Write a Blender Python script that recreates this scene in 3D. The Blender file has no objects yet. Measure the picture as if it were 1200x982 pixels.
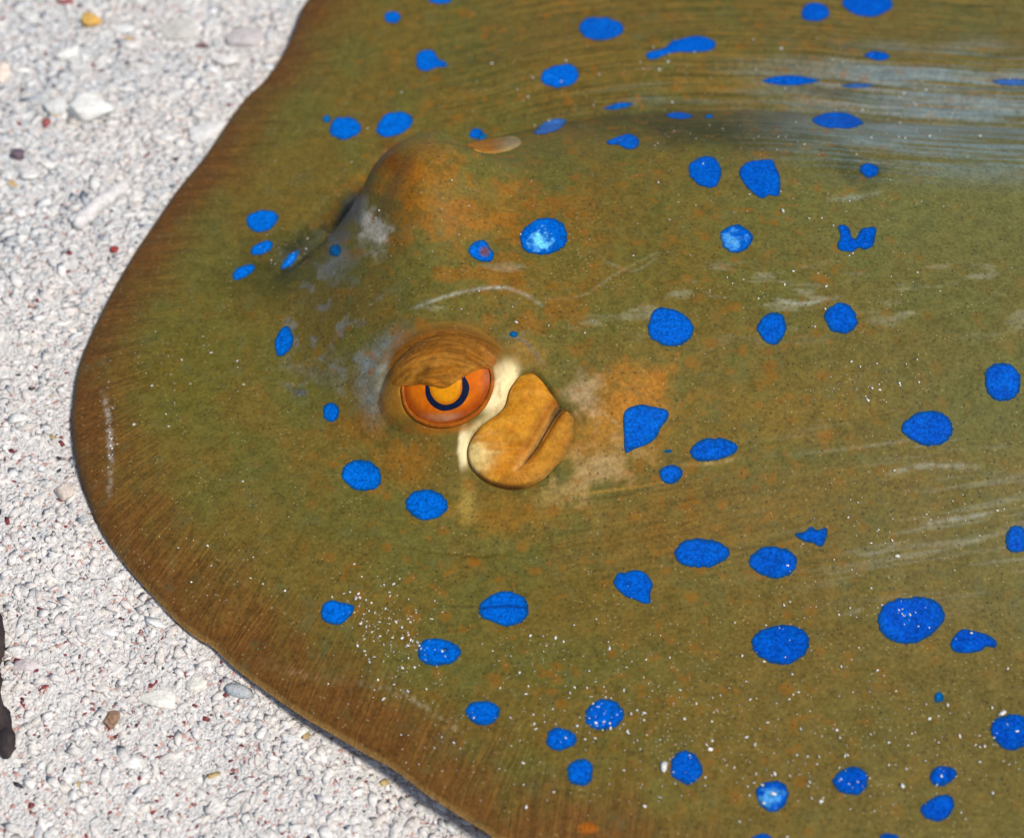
import bpy, math, random
import numpy as np
from mathutils import Vector

random.seed(5)
RNG = np.random.default_rng(11)
MM = 0.001

# ------------------------------------------------------------------ camera
TILT = math.radians(38.0)
DIST = 500.0                      # mm to the look-at point
TARGET = np.array([0.0, 0.0, 15.0])
CAM = TARGET + DIST * np.array([0.0, -math.sin(TILT), math.cos(TILT)])
MPP = 0.25                        # mm per photograph pixel at the look-at point
CX, CY = 600.0, 491.0

scene = bpy.context.scene
col = scene.collection
cam_data = bpy.data.cameras.new("camera")
cam_data.sensor_fit = 'HORIZONTAL'
cam_data.sensor_width = 36.0
cam_data.lens = 60.0
cam_data.clip_start = 0.01
cam_data.clip_end = 50.0
cam = bpy.data.objects.new("camera", cam_data)
col.objects.link(cam)
cam.location = Vector(CAM * MM)
cam.rotation_euler = (TILT, 0, 0)
cam_data.dof.use_dof = True
cam_data.dof.focus_distance = 0.482
cam_data.dof.aperture_fstop = 10.0
scene.camera = cam

# ------------------------------------------------------------------ light
SUN_EL, SUN_AZ = math.radians(58), math.radians(-32)   # azimuth measured from +X towards +Y
world = bpy.data.worlds.new("World")
scene.world = world
world.use_nodes = True
wn = world.node_tree
sky = wn.nodes.new('ShaderNodeTexSky')
sky.sky_type = 'NISHITA'
sky.sun_disc = False
sky.sun_elevation = SUN_EL
sky.sun_rotation = math.radians(90) - SUN_AZ
wn.links.new(sky.outputs[0], wn.nodes['Background'].inputs['Color'])
wn.nodes['Background'].inputs['Strength'].default_value = 0.08
sun_data = bpy.data.lights.new("sun", 'SUN')
sun_data.energy = 3.0
sun_data.angle = math.radians(12)
sun_data.color = (1.0, 0.94, 0.86)
sun = bpy.data.objects.new("sun", sun_data)
col.objects.link(sun)
sd_ = Vector((math.cos(SUN_EL) * math.cos(SUN_AZ), math.cos(SUN_EL) * math.sin(SUN_AZ), math.sin(SUN_EL)))
sun.rotation_euler = sd_.to_track_quat('Z', 'Y').to_euler()
sun.location = sd_ * 2

scene.view_settings.view_transform = 'Standard'
scene.view_settings.look = 'None'
scene.view_settings.exposure = 0.28
scene.view_settings.gamma = 1.0
scene.view_settings.use_curve_mapping = False

# ------------------------------------------------------------------ maths helpers (all in mm)
def lin(r, g, b):
    c = np.array([r, g, b], float) / 255.0
    return np.where(c <= 0.04045, c / 12.92, ((c + 0.055) / 1.055) ** 2.4)

def sstep(a, b, x):
    t = np.clip((x - a) / (b - a), 0, 1)
    return t * t * (3 - 2 * t)

def _hash(ix, iy, seed):
    h = (ix.astype(np.int64) * 374761393 + iy.astype(np.int64) * 668265263 + seed * 974711) & 0x7fffffff
    h = ((h ^ (h >> 13)) * 1274126177) & 0x7fffffff
    h = (h ^ (h >> 16)) & 0xffff
    return h / 65535.0

def vnoise(x, y, seed=0):
    ix = np.floor(x); iy = np.floor(y)
    fx = x - ix; fy = y - iy
    fx = fx * fx * (3 - 2 * fx); fy = fy * fy * (3 - 2 * fy)
    a = _hash(ix, iy, seed); b = _hash(ix + 1, iy, seed)
    c = _hash(ix, iy + 1, seed); d = _hash(ix + 1, iy + 1, seed)
    return (a * (1 - fx) + b * fx) * (1 - fy) + (c * (1 - fx) + d * fx) * fy

def fbm(x, y, seed=0, oct=4):
    s = 0.0; a = 0.5; t = 0.0
    for o in range(oct):
        s = s + a * vnoise(x * 2 ** o + 17.3 * o, y * 2 ** o - 9.1 * o, seed + o * 31)
        t += a; a *= 0.5
    return s / t

FWD = np.array([0.0, math.sin(TILT), -math.cos(TILT)])
UPV = np.array([0.0, math.cos(TILT), math.sin(TILT)])

def ray(px, py):
    px = np.asarray(px, float); py = np.asarray(py, float)
    dx = (px - CX) * MPP; dy = (CY - py) * MPP
    d = np.stack([dx, dy * UPV[1] + DIST * FWD[1], dy * UPV[2] + DIST * FWD[2]], -1)
    return d

def W(px, py, z):
    """point of the plane z that the photograph shows at (px, py)"""
    d = ray(px, py)
    t = (z - CAM[2]) / d[..., 2]
    return CAM[0] + d[..., 0] * t, CAM[1] + d[..., 1] * t

def chart(x, y, z):
    """flat chart of the skin used to lay out its pigment"""
    rx = x - CAM[0]; ry = y - CAM[1]; rz = z - CAM[2]
    dep = ry * FWD[1] + rz * FWD[2]
    u = CX + rx / dep * DIST / MPP
    v = CY - (ry * UPV[1] + rz * UPV[2]) / dep * DIST / MPP
    return u, v

def catmull(pts, n=8, closed=True):
    p = np.asarray(pts, float); N = len(p); out = []
    for i in range(N if closed else N - 1):
        if closed:
            a, b, c, d = p[i - 1], p[i], p[(i + 1) % N], p[(i + 2) % N]
        else:
            a, b, c, d = p[max(i - 1, 0)], p[i], p[i + 1], p[min(i + 2, N - 1)]
        for k in range(n):
            t = k / n
            out.append(0.5 * ((2 * b) + (-a + c) * t + (2 * a - 5 * b + 4 * c - d) * t * t + (-a + 3 * b - 3 * c + d) * t ** 3))
    if not closed: out.append(p[-1])
    return np.array(out)

def poly_sd(x, y, poly, want_near=False):
    """signed distance to a closed polygon (positive inside), nearest point and arc length"""
    x = np.asarray(x, float).ravel(); y = np.asarray(y, float).ravel()
    A = poly; B = np.roll(poly, -1, 0)
    seg = np.hypot(*(B - A).T); cum = np.concatenate([[0], np.cumsum(seg)[:-1]])
    sdv = np.empty(len(x)); nx = np.empty(len(x)); ny = np.empty(len(x)); sv = np.empty(len(x))
    CH = max(1, int(4e6 // len(A)))
    e = B - A; ee = np.maximum((e ** 2).sum(1), 1e-12)
    for i in range(0, len(x), CH):
        X = x[i:i + CH, None]; Y = y[i:i + CH, None]
        t = np.clip(((X - A[:, 0]) * e[:, 0] + (Y - A[:, 1]) * e[:, 1]) / ee, 0, 1)
        qx = A[:, 0] + t * e[:, 0]; qy = A[:, 1] + t * e[:, 1]
        d2 = (X - qx) ** 2 + (Y - qy) ** 2
        k = d2.argmin(1); r = np.arange(len(k))
        cr = ((A[:, 1] > Y) != (B[:, 1] > Y))
        with np.errstate(divide='ignore', invalid='ignore'):
            xi = A[:, 0] + (Y - A[:, 1]) * e[:, 0] / np.where(e[:, 1] == 0, 1e-12, e[:, 1])
        ins = (np.sum(cr & (X < xi), 1) % 2) == 1
        sdv[i:i + CH] = np.sqrt(d2[r, k]) * np.where(ins, 1, -1)
        nx[i:i + CH] = qx[r, k]; ny[i:i + CH] = qy[r, k]
        sv[i:i + CH] = cum[k] + t[r, k] * seg[k]
    if want_near: return sdv, nx, ny, sv
    return sdv

def line_d(u, v, pts):
    """distance to an open polyline and parameter 0..1 along it"""
    p = np.asarray(pts, float); best = np.full(u.shape, 1e9); par = np.zeros(u.shape)
    n = len(p) - 1
    for i in range(n):
        a, b = p[i], p[i + 1]; e = b - a
        t = np.clip(((u - a[0]) * e[0] + (v - a[1]) * e[1]) / max((e ** 2).sum(), 1e-9), 0, 1)
        d = np.hypot(u - a[0] - t * e[0], v - a[1] - t * e[1])
        m = d < best
        best = np.where(m, d, best); par = np.where(m, (i + t) / n, par)
    return best, par

# ------------------------------------------------------------------ outline of the ray's disc
OUT_PX = [(357, 0), (350, 17), (339.5, 42), (323, 72), (307.5, 94), (289, 111), (269, 136), (249, 165), (232, 188),
          (205, 222), (181, 257), (158, 292), (128, 344), (106, 388), (89, 432), (84, 472), (83, 498), (87.5, 538),
          (99, 579), (115, 612), (137, 646), (159, 674), (189, 709), (216, 734), (233, 745), (247, 753), (270, 775),
          (304, 800), (345, 828), (387, 854), (425, 877), (462, 898), (500, 925), (537, 950), (575, 974), (592, 985)]

def lift(x, y):
    return 8.0 * sstep(-105, 10, x) * sstep(10, -40, y) + 1.2 * sstep(40, 120, y)

def edge_z(x, y):
    return 2.6 + lift(x, y)

op = np.array(OUT_PX)
z = np.full(len(op), 3.0)
for _ in range(6):
    ox, oy = W(op[:, 0], op[:, 1], z)
    z = edge_z(ox, oy)
front = np.stack([ox, oy], 1)
rest = [(30, -143), (75, -170), (130, -190), (195, -196), (250, -178), (290, -135), (312, -80), (326, -30), (350, 2),
        (420, 20), (520, 30), (640, 38), (642, 46), (520, 48), (420, 52), (352, 66), (332, 110), (318, 165), (294, 230),
        (250, 285), (190, 312), (120, 318), (55, 308), (0, 285), (-38, 258), (-64, 234)]
OUTLINE = catmull(np.concatenate([front, np.array(rest, float)]), 6)
_s = np.arange(len(OUTLINE))
OUTLINE += np.stack([(vnoise(_s * .13, _s * 0, 3) - .5), (vnoise(_s * .13, _s * 0, 4) - .5)], 1) * 0.7

# coarse distance field, sampled bilinearly
GX0, GX1, GY0, GY1, GS = -190.0, 660.0, -240.0, 360.0, 2.0
gx = np.arange(GX0, GX1 + GS, GS); gy = np.arange(GY0, GY1 + GS, GS)
GXX, GYY = np.meshgrid(gx, gy)
DGRID = poly_sd(GXX, GYY, OUTLINE).reshape(GXX.shape)

def dist(x, y):
    fx = np.clip((np.asarray(x, float) - GX0) / GS, 0, len(gx) - 1.001); fy = np.clip((np.asarray(y, float) - GY0) / GS, 0, len(gy) - 1.001)
    ix = fx.astype(int); iy = fy.astype(int); fx = fx - ix; fy = fy - iy
    return (DGRID[iy, ix] * (1 - fx) + DGRID[iy, ix + 1] * fx) * (1 - fy) + (DGRID[iy + 1, ix] * (1 - fx) + DGRID[iy + 1, ix + 1] * fx) * fy

# ------------------------------------------------------------------ relief of the back
def ctrl(pts):
    a = np.array([[*W(p[0], p[1], p[2])] for p in pts])
    c = catmull(a, 8, closed=False)
    o = c[:, 0].argsort()
    return c[o, 0], c[o, 1]

RX, RY = ctrl([(330, 330, 20), (430, 315, 34), (620, 305, 42), (860, 300, 43), (1200, 320, 42)])
FX, FY = ctrl([(340, 295, 14), (400, 245, 15), (450, 175, 17), (560, 152, 18), (720, 122, 18), (900, 118, 18), (1050, 130, 18), (1200, 140, 18)])
NX, NY = ctrl([(330, 480, 15), (430, 560, 18), (560, 640, 19), (800, 700, 19), (1000, 760, 19), (1200, 800, 19)])
XF0, _ = W(310, 330, 16); XF1, _ = W(520, 320, 36)
E0 = np.array(W(520, 442, 37.0)); EZ = 0.0; ER = np.array([20.0, 20.0])
B0 = np.array(W(499, 200, 40.0))
FOLD = np.array([W(a, b, 22) for a, b in [(455, 612), (500, 622), (560, 628), (610, 626)]])
CREASE = np.array([W(a, b, zz) for a, b, zz in [(290, 330, 14), (340, 300, 15), (385, 264, 17), (412, 225, 19), (436, 180, 20), (455, 160, 20)]])

EYE_OUT = catmull([(470, 452), (471, 466), (476, 480), (491, 492), (515, 500), (538, 496), (560, 484), (574, 465), (579, 446), (576, 431), (566, 424),
                   (545, 428), (520, 440), (490, 441)], 5)

def pxpoly(p, zc):
    xx, yy = W(p[:, 0], p[:, 1], zc)
    return np.stack([xx, yy], 1)


def h(x, y, d=None, fine=True):
    x = np.asarray(x, float); y = np.asarray(y, float)
    if d is None: d = dist(x, y)
    d = np.maximum(d, 0)
    z = edge_z(x, y) - lift(x, y) * (1 - np.exp(-d / 45)) + 11.0 * (1 - np.exp(-d / 38))
    # dome of head and trunk
    yr = np.interp(x, RX, RY); yf = np.interp(x, FX, FY); yn = np.interp(x, NX, NY)
    qf = np.clip((y - yr) / np.maximum(yf - yr, 4), 0, 1); qn = np.clip((yr - y) / np.maximum(yr - yn, 4), 0, 1)
    prof = np.where(y > yr, 1 - qf ** 3.0, 0.5 * (1 + np.cos(np.pi * qn ** 1.15)))
    H = 28 * sstep(XF0, XF1, x) * (1 - sstep(150, 330, x))
    z = z + H * prof * sstep(8, 50, d)
    # far eye swelling
    ex_ = x - B0[0]; ey_ = y - B0[1]
    q = np.clip(np.sqrt((ex_ / np.where(ex_ < 0, 22, 34)) ** 2 + (ey_ / np.where(ey_ > 0, 19, 44)) ** 2), 0, 1)
    wst = sstep(-.25, .55, (-.62 * ex_ + .78 * ey_) / np.maximum(np.hypot(ex_, ey_), 1e-6))
    z = z + 14 * ((1 - q ** 2) ** 2 * (1 - wst) + (1 - q ** 4.5) * wst)
    q = np.sqrt(((ex_ + 16) / 16) ** 2 + ((ey_ + 16) / 22) ** 2)
    z = z + 4.0 * np.exp(-(q ** 2.5))
    # near eye swelling
    q = np.sqrt(((x - E0[0]) / ER[0]) ** 2 + ((y - E0[1]) / ER[1]) ** 2)
    z = z + EZ * np.maximum(0, 1 - np.clip(q, 0, 1) ** 4.6)
    # folds
    fd, ft = line_d(x, y, FOLD)
    z = z - .8 * np.exp(-(fd / 1.0) ** 2) * np.sin(np.pi * np.clip(ft, 0, 1)) ** 0.5
    cd, ct = line_d(x, y, CREASE)
    z = z - 3.2 * np.exp(-(cd / 2.4) ** 2) * sstep(0, .35, ct)
    fc = y - yf
    z = z - 1.6 * np.exp(-(fc / 4.0) ** 2) * sstep(-15, 40, x) * (1 - sstep(110, 170, x))
    # far fin swells again behind the trough
    z = z + 3.5 * np.exp(-((fc - 30) / 18) ** 2) * sstep(-60, 10, x)
    # slow undulation
    z = z + 1.6 * (fbm(x / 38, y / 38, 7, 2) - .5) * sstep(4, 30, d) + 0.5 * (fbm(x / 9, y / 9, 8, 2) - .5) * sstep(2, 15, d)
    # rounded rim
    r = 2.4
    t = np.clip(d / r, 0, 1)
    z = z - 2.0 * (1 - np.sqrt(np.clip(1 - (1 - t) ** 2, 0, 1)))
    return z

def eye_socket(x, y, z):
    sdv = poly_sd(x, y, EYE_W).reshape(np.shape(x))
    return z - 2.2 * sstep(-0.6, 1.4, sdv)

SPIR = catmull([(611, 438), (624, 435.6), (632.5, 441), (641, 451), (648, 461.5), (657, 471), (664, 475), (670, 484), (673, 496), (671.5, 513),
                (664, 531), (650, 548), (636, 562), (622, 569), (606, 572), (586, 570), (567, 562), (552, 548), (547, 534), (548.5, 520),
                (556, 506.5), (567, 494.5), (582, 484), (591, 474), (596, 456), (604, 444)], 4)

def at(px, py):
    """where the photograph's ray meets the back of the stingray"""
    px = np.atleast_1d(np.asarray(px, float)); py = np.atleast_1d(np.asarray(py, float))
    zs = np.arange(66, -2, -0.5)
    X = []; Y = []; D = []
    hit = np.zeros(len(px), bool); rz = np.zeros(len(px)); pdiff = None; pz = None
    for zz in zs:
        x, y = W(px, py, zz)
        df = h(x, y) - zz
        if pdiff is not None:
            m = (~hit) & (df >= 0)
            t = pdiff / np.where(pdiff - df == 0, 1e-9, pdiff - df)
            rz = np.where(m, pz + (zz - pz) * t, rz)
            hit |= m
        pdiff = df; pz = zz
    x, y = W(px, py, rz)
    return x, y, rz

# the near eye's mound is fitted to the bare head, then raised
_x, _y, _ = at([444, 604, 520, 512], [450, 432, 392, 509])
E0 = np.array([(_x[0] + _x[1]) / 2, (_y[2] + _y[3]) / 2]); ER = np.array([(_x[1] - _x[0]) / 2, (_y[2] - _y[3]) / 2])
EZ = 5.6
_x, _y, _ = at(EYE_OUT[:, 0], EYE_OUT[:, 1])
EYE_W = np.stack([_x, _y], 1)
_x, _y, _ = at([524], [462])
EYE_C = np.array([_x[0], _y[0]])

def on_surface(px, py, zf, z0):
    z = np.full(len(px), float(z0))
    for _ in range(12):
        x, y = W(px, py, z)
        z = .5 * z + .5 * zf(x, y)
    return x, y

# ------------------------------------------------------------------ mesh helpers
def make_mesh(name, verts, faces, attrs=None, smooth=True, scale=MM):
    me = bpy.data.meshes.new(name)
    v = (np.asarray(verts, np.float64) * scale).astype(np.float32)
    me.vertices.add(len(v)); me.vertices.foreach_set('co', v.ravel())
    if isinstance(faces, np.ndarray):
        n = faces.shape[1]
        me.loops.add(faces.size); me.loops.foreach_set('vertex_index', faces.ravel().astype(np.int32))
        me.polygons.add(len(faces))
        me.polygons.foreach_set('loop_start', np.arange(0, faces.size, n, dtype=np.int32))
        me.polygons.foreach_set('loop_total', np.full(len(faces), n, np.int32))
    else:
        tot = np.array([len(f) for f in faces], np.int32)
        lv = np.concatenate([np.asarray(f, np.int32) for f in faces])
        me.loops.add(len(lv)); me.loops.foreach_set('vertex_index', lv)
        me.polygons.add(len(faces))
        me.polygons.foreach_set('loop_start', np.concatenate([[0], np.cumsum(tot)[:-1]]).astype(np.int32))
        me.polygons.foreach_set('loop_total', tot)
    for k, a in (attrs or {}).items():
        a = np.asarray(a, np.float32)
        if a.ndim == 1:
            at_ = me.attributes.new(k, 'FLOAT', 'POINT'); at_.data.foreach_set('value', a)
        elif k == 'Col':
            at_ = me.attributes.new(k, 'FLOAT_COLOR', 'POINT')
            at_.data.foreach_set('color', np.concatenate([a, np.ones((len(a), 1), np.float32)], 1).ravel())
        else:
            at_ = me.attributes.new(k, 'FLOAT_VECTOR', 'POINT'); at_.data.foreach_set('vector', a.ravel())
    me.update(calc_edges=True)
    me.validate()
    if smooth:
        me.polygons.foreach_set('use_smooth', np.ones(len(me.polygons), bool))
    return me

def link(name, me, mat, parent=None):
    o = bpy.data.objects.new(name, me)
    col.objects.link(o)
    if mat: me.materials.append(mat)
    if parent: o.parent = parent
    return o

def tag(o, label=None, cat=None, group=None, kind=None):
    if label: o['label'] = label
    if cat: o['category'] = cat
    if group: o['group'] = group
    if kind: o['kind'] = kind
    return o

def clip_grid(poly, xs, ys, coarse=None):
    X, Y = np.meshgrid(xs, ys)
    shp = X.shape
    if coarse is not None:
        sdv = coarse(X, Y).ravel(); nx = X.ravel().copy(); ny = Y.ravel().copy(); sv = np.zeros(X.size)
        m = np.abs(sdv) < 3.0 * 2
        a, b, c, e = poly_sd(X.ravel()[m], Y.ravel()[m], poly, True)
        sdv[m] = a; nx[m] = b; ny[m] = c
    else:
        sdv, nx, ny, sv = poly_sd(X, Y, poly, True)
    ins = (sdv > 0).reshape(shp)
    cell = ins[:-1, :-1] | ins[1:, :-1] | ins[:-1, 1:] | ins[1:, 1:]
    idx = np.arange(X.size).reshape(shp)
    q = np.stack([idx[:-1, :-1], idx[:-1, 1:], idx[1:, 1:], idx[1:, :-1]], -1)[cell]
    x = X.ravel().copy(); y = Y.ravel().copy()
    out = sdv <= 0
    x[out] = nx[out]; y[out] = ny[out]
    used = np.zeros(X.size, bool); used[q.ravel()] = True
    remap = np.cumsum(used) - 1
    return x[used], y[used], np.maximum(sdv[used], 0), remap[q].astype(np.int32)

# ------------------------------------------------------------------ material helpers
def new_mat(name, rough=0.55, spec=0.25):
    m = bpy.data.materials.new(name); m.use_nodes = True
    b = m.node_tree.nodes['Principled BSDF']
    b.inputs['Roughness'].default_value = rough
    b.inputs['Specular IOR Level'].default_value = spec
    return m, m.node_tree, b

class NT:
    def __init__(s, nt): s.nt = nt
    def n(s, t, **k):
        o = s.nt.nodes.new(t)
        for a, b in k.items():
            if a in o.inputs.keys() if isinstance(a, str) else False: pass
            setattr(o, a, b)
        return o
    def l(s, a, b): s.nt.links.new(a, b)
    def val(s, sock, v):
        if hasattr(v, 'links') or isinstance(v, bpy.types.NodeSocket): s.l(v, sock)
        else: sock.default_value = v
    def math(s, op, a, b=0.0, c=None):
        o = s.n('ShaderNodeMath', operation=op); s.val(o.inputs[0], a); s.val(o.inputs[1], b)
        if c is not None: s.val(o.inputs[2], c)
        return o.outputs[0]
    def ramp(s, x, a, b, lo=0.0, hi=1.0):
        o = s.n('ShaderNodeMapRange', interpolation_type='SMOOTHSTEP')
        s.val(o.inputs[0], x); o.inputs[1].default_value = a; o.inputs[2].default_value = b
        o.inputs[3].default_value = lo; o.inputs[4].default_value = hi
        return o.outputs[0]
    def mix(s, f, a, b, blend='MIX'):
        o = s.n('ShaderNodeMix', data_type='RGBA', blend_type=blend)
        s.val(o.inputs[0], f); s.val(o.inputs[6], a); s.val(o.inputs[7], b)
        return o.outputs[2]
    def noise(s, vec, scale, detail=3, rough=.55, dist=0.0):
        o = s.n('ShaderNodeTexNoise'); s.l(vec, o.inputs['Vector'])
        o.inputs['Scale'].default_value = scale; o.inputs['Detail'].default_value = detail
        o.inputs['Roughness'].default_value = rough; o.inputs['Distortion'].default_value = dist
        return o.outputs[0]
    def voro(s, vec, scale, rnd=1.0):
        o = s.n('ShaderNodeTexVoronoi'); s.l(vec, o.inputs['Vector']); o.inputs['Scale'].default_value = scale
        o.inputs['Randomness'].default_value = rnd
        return o
    def attr(s, name):
        return s.n('ShaderNodeAttribute', attribute_name=name)
    def bump(s, hgt, strength, distm, normal=None):
        o = s.n('ShaderNodeBump'); o.inputs['Strength'].default_value = strength; o.inputs['Distance'].default_value = distm
        s.l(hgt, o.inputs['Height'])
        if normal: s.l(normal, o.inputs['Normal'])
        return o.outputs[0]

def C4(c): return (float(c[0]), float(c[1]), float(c[2]), 1.0)

# ------------------------------------------------------------------ materials
def skin_material():
    m, nt, b = new_mat('ray_skin', 0.5, 0.1)
    g = NT(nt)
    co = g.n('ShaderNodeTexCoord').outputs['Object']
    c = g.attr('Col').outputs['Color']
    fl = g.attr('fin_lines')
    sep = g.n('ShaderNodeSeparateXYZ'); g.l(fl.outputs['Vector'], sep.inputs[0])
    # fin rays near the margin: thin streaks across the rim
    def streak(xa, ya, sx, sy, scale=1.0):
        cmb = g.n('ShaderNodeCombineXYZ')
        g.l(g.math('MULTIPLY', xa, sx), cmb.inputs[0]); g.l(g.math('MULTIPLY', ya, sy), cmb.inputs[1])
        return g.noise(cmb.outputs[0], scale, 3, .6)
    mask = g.attr('mask')
    ms = g.n('ShaderNodeSeparateXYZ'); g.l(mask.outputs['Vector'], ms.inputs[0])
    st1 = streak(sep.outputs[0], sep.outputs[1], 1.6, 0.035)
    st2 = streak(sep.outputs[2], co, 1.15, 0.0)
    cmb = g.n('ShaderNodeCombineXYZ'); sx = g.n('ShaderNodeSeparateXYZ'); g.l(co, sx.inputs[0])
    g.l(g.math('MULTIPLY', sep.outputs[2], 0.95), cmb.inputs[0]); g.l(g.math('MULTIPLY', sx.outputs[0], 22.0), cmb.inputs[1])
    st2 = g.noise(cmb.outputs[0], 1.0, 3, .6)
    s1 = g.math('MULTIPLY', g.ramp(st1, .3, .72, -.62, .62), ms.outputs[0])
    s2 = g.math('MULTIPLY', g.ramp(st2, .3, .72, -1, 1), ms.outputs[1])
    lines = g.math('ADD', s1, s2)
    dark = g.math('MULTIPLY', g.math('MAXIMUM', g.math('MULTIPLY', lines, -1), 0), .52)
    lite = g.math('MULTIPLY', g.math('MAXIMUM', lines, 0), .38)
    c1 = g.mix(dark, c, C4(lin(42, 30, 12)))
    c1 = g.mix(lite, c1, C4(lin(160, 110, 46)))
    # fine grain of the skin
    n1 = g.noise(co, 950, 2, .6)
    n2 = g.noise(co, 260, 3, .6)
    gr = g.math('ADD', g.math('MULTIPLY', g.ramp(n1, .25, .75, -.5, .5), .44), g.math('MULTIPLY', g.ramp(n2, .3, .7, -.5, .5), .26))
    keep = g.math('SUBTRACT', 1.0, g.math('MULTIPLY', g.attr('pale').outputs['Fac'], .8))
    gr = g.math('MULTIPLY', gr, keep)
    br = g.math('ADD', gr, 1.0)
    mul = g.n('ShaderNodeVectorMath', operation='SCALE'); g.l(c1, mul.inputs[0]); g.l(br, mul.inputs['Scale'])
    c2 = mul.outputs[0]
    # green-grey against rusty mottling
    n3 = g.noise(co, 150, 4, .65, .4)
    c2 = g.mix(g.math('MULTIPLY', g.math('MULTIPLY', g.ramp(n3, .52, .72), .34), keep), c2, C4(lin(92, 98, 62)))
    n4 = g.noise(co, 120, 4, .65, .5)
    cc = g.n('ShaderNodeVectorMath', operation='ADD'); g.l(co, cc.inputs[0]); cc.inputs[1].default_value = (.31, .7, .2)
    n4 = g.noise(cc.outputs[0], 210, 3, .6, .3)
    c2 = g.mix(g.math('MULTIPLY', g.ramp(n4, .55, .72), g.math('MULTIPLY', ms.outputs[2], .5)), c2, C4(lin(146, 92, 24)))
    v0 = g.voro(cc.outputs[0], 130)
    sc = g.n('ShaderNodeSeparateColor'); g.l(v0.outputs['Color'], sc.inputs[0])
    blot = g.math('MULTIPLY', g.ramp(g.math('ADD', v0.outputs['Distance'], g.math('MULTIPLY', n1, .25)), .42, .30), g.ramp(sc.outputs[0], .55, .62))
    c2 = g.mix(g.math('MULTIPLY', blot, g.math('MULTIPLY', ms.outputs[2], .42)), c2, C4(lin(144, 92, 24)))
    # pepper of dark pores
    v1 = g.voro(co, 640)
    sc1 = g.n('ShaderNodeSeparateColor'); g.l(v1.outputs['Color'], sc1.inputs[0])
    pep = g.math('MULTIPLY', g.ramp(v1.outputs['Distance'], .30, .17), g.ramp(sc1.outputs[1], .55, .75))
    c2 = g.mix(g.math('MULTIPLY', g.math('MULTIPLY', pep, .5), keep), c2, C4(lin(38, 46, 36)))
    v2 = g.voro(cc.outputs[0], 800)
    sc2 = g.n('ShaderNodeSeparateColor'); g.l(v2.outputs['Color'], sc2.inputs[0])
    fle = g.math('MULTIPLY', g.ramp(v2.outputs['Distance'], .28, .16), g.ramp(sc2.outputs[2], .8, .86))
    c2 = g.mix(g.math('MULTIPLY', fle, .4), c2, C4(lin(176, 160, 112)))
    g.l(c2, b.inputs['Base Color'])
    hgt = g.math('ADD', g.math('MULTIPLY', lines, .9), g.math('MULTIPLY', gr, 1.1))
    g.l(g.bump(hgt, .28, .00025), b.inputs['Normal'])
    g.l(g.ramp(n2, .3, .7, .42, .62), b.inputs['Roughness'])
    return m

def spot_material():
    m, nt, b = new_mat('blue_pigment', 0.6, 0.04)
    g = NT(nt)
    co = g.n('ShaderNodeTexCoord').outputs['Object']
    rim = g.attr('rim').outputs['Fac']
    tone = g.attr('tone').outputs['Color']
    n1 = g.noise(co, 1100, 2, .6); n2 = g.noise(co, 330, 3, .6)
    gr = g.math('ADD', g.math('MULTIPLY', g.ramp(n1, .25, .75, -.5, .5), .75), g.math('MULTIPLY', g.ramp(n2, .3, .7, -.5, .5), .18))
    mul = g.n('ShaderNodeVectorMath', operation='SCALE'); g.l(g.attr('Col').outputs['Color'], mul.inputs[0]); g.l(g.math('ADD', gr, 1.0), mul.inputs['Scale'])
    e = g.math('ADD', rim, g.math('MULTIPLY', g.math('SUBTRACT', n2, .5), .5))
    c = g.mix(g.ramp(e, 1.0, .0, 0, .8), mul.outputs[0], C4(lin(14, 62, 86)))
    g.l(c, b.inputs['Base Color'])
    g.l(g.bump(gr, .4, .00025), b.inputs['Normal'])
    return m

def tissue_material(name, rough=.5, spec=.1, grain=.3, lines=0.0):
    m, nt, b = new_mat(name, rough, spec)
    g = NT(nt)
    co = g.n('ShaderNodeTexCoord').outputs['Object']
    n1 = g.noise(co, 900, 2, .6); n2 = g.noise(co, 280, 4, .6, .4)
    gr = g.math('ADD', g.math('MULTIPLY', g.ramp(n1, .25, .75, -.5, .5), grain), g.math('MULTIPLY', g.ramp(n2, .3, .7, -.5, .5), grain * 1.2))
    mul = g.n('ShaderNodeVectorMath', operation='SCALE'); g.l(g.attr('Col').outputs['Color'], mul.inputs[0]); g.l(g.math('ADD', gr, 1.0), mul.inputs['Scale'])
    g.l(mul.outputs[0], b.inputs['Base Color'])
    b.inputs['Subsurface Weight'].default_value = 0.15
    b.inputs['Subsurface Radius'].default_value = (.6, .3, .1)
    b.inputs['Subsurface Scale'].default_value = .0015
    g.l(g.bump(gr, .3, .0002), b.inputs['Normal'])
    return m

def grain_material(name, rough=.75):
    m, nt, b = new_mat(name, rough, .25)
    g = NT(nt)
    co = g.n('ShaderNodeTexCoord').outputs['Object']
    n1 = g.noise(co, 1300, 3, .6); n2 = g.noise(co, 420, 3, .6)
    gr = g.math('ADD', g.math('MULTIPLY', g.ramp(n1, .25, .75, -.5, .5), .3), g.math('MULTIPLY', g.ramp(n2, .3, .7, -.5, .5), .25))
    mul = g.n('ShaderNodeVectorMath', operation='SCALE'); g.l(g.attr('Col').outputs['Color'], mul.inputs[0]); g.l(g.math('ADD', gr, 1.0), mul.inputs['Scale'])
    g.l(mul.outputs[0], b.inputs['Base Color'])
    g.l(g.bump(g.math('ADD', n1, n2), .6, .0004), b.inputs['Normal'])
    return m

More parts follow.
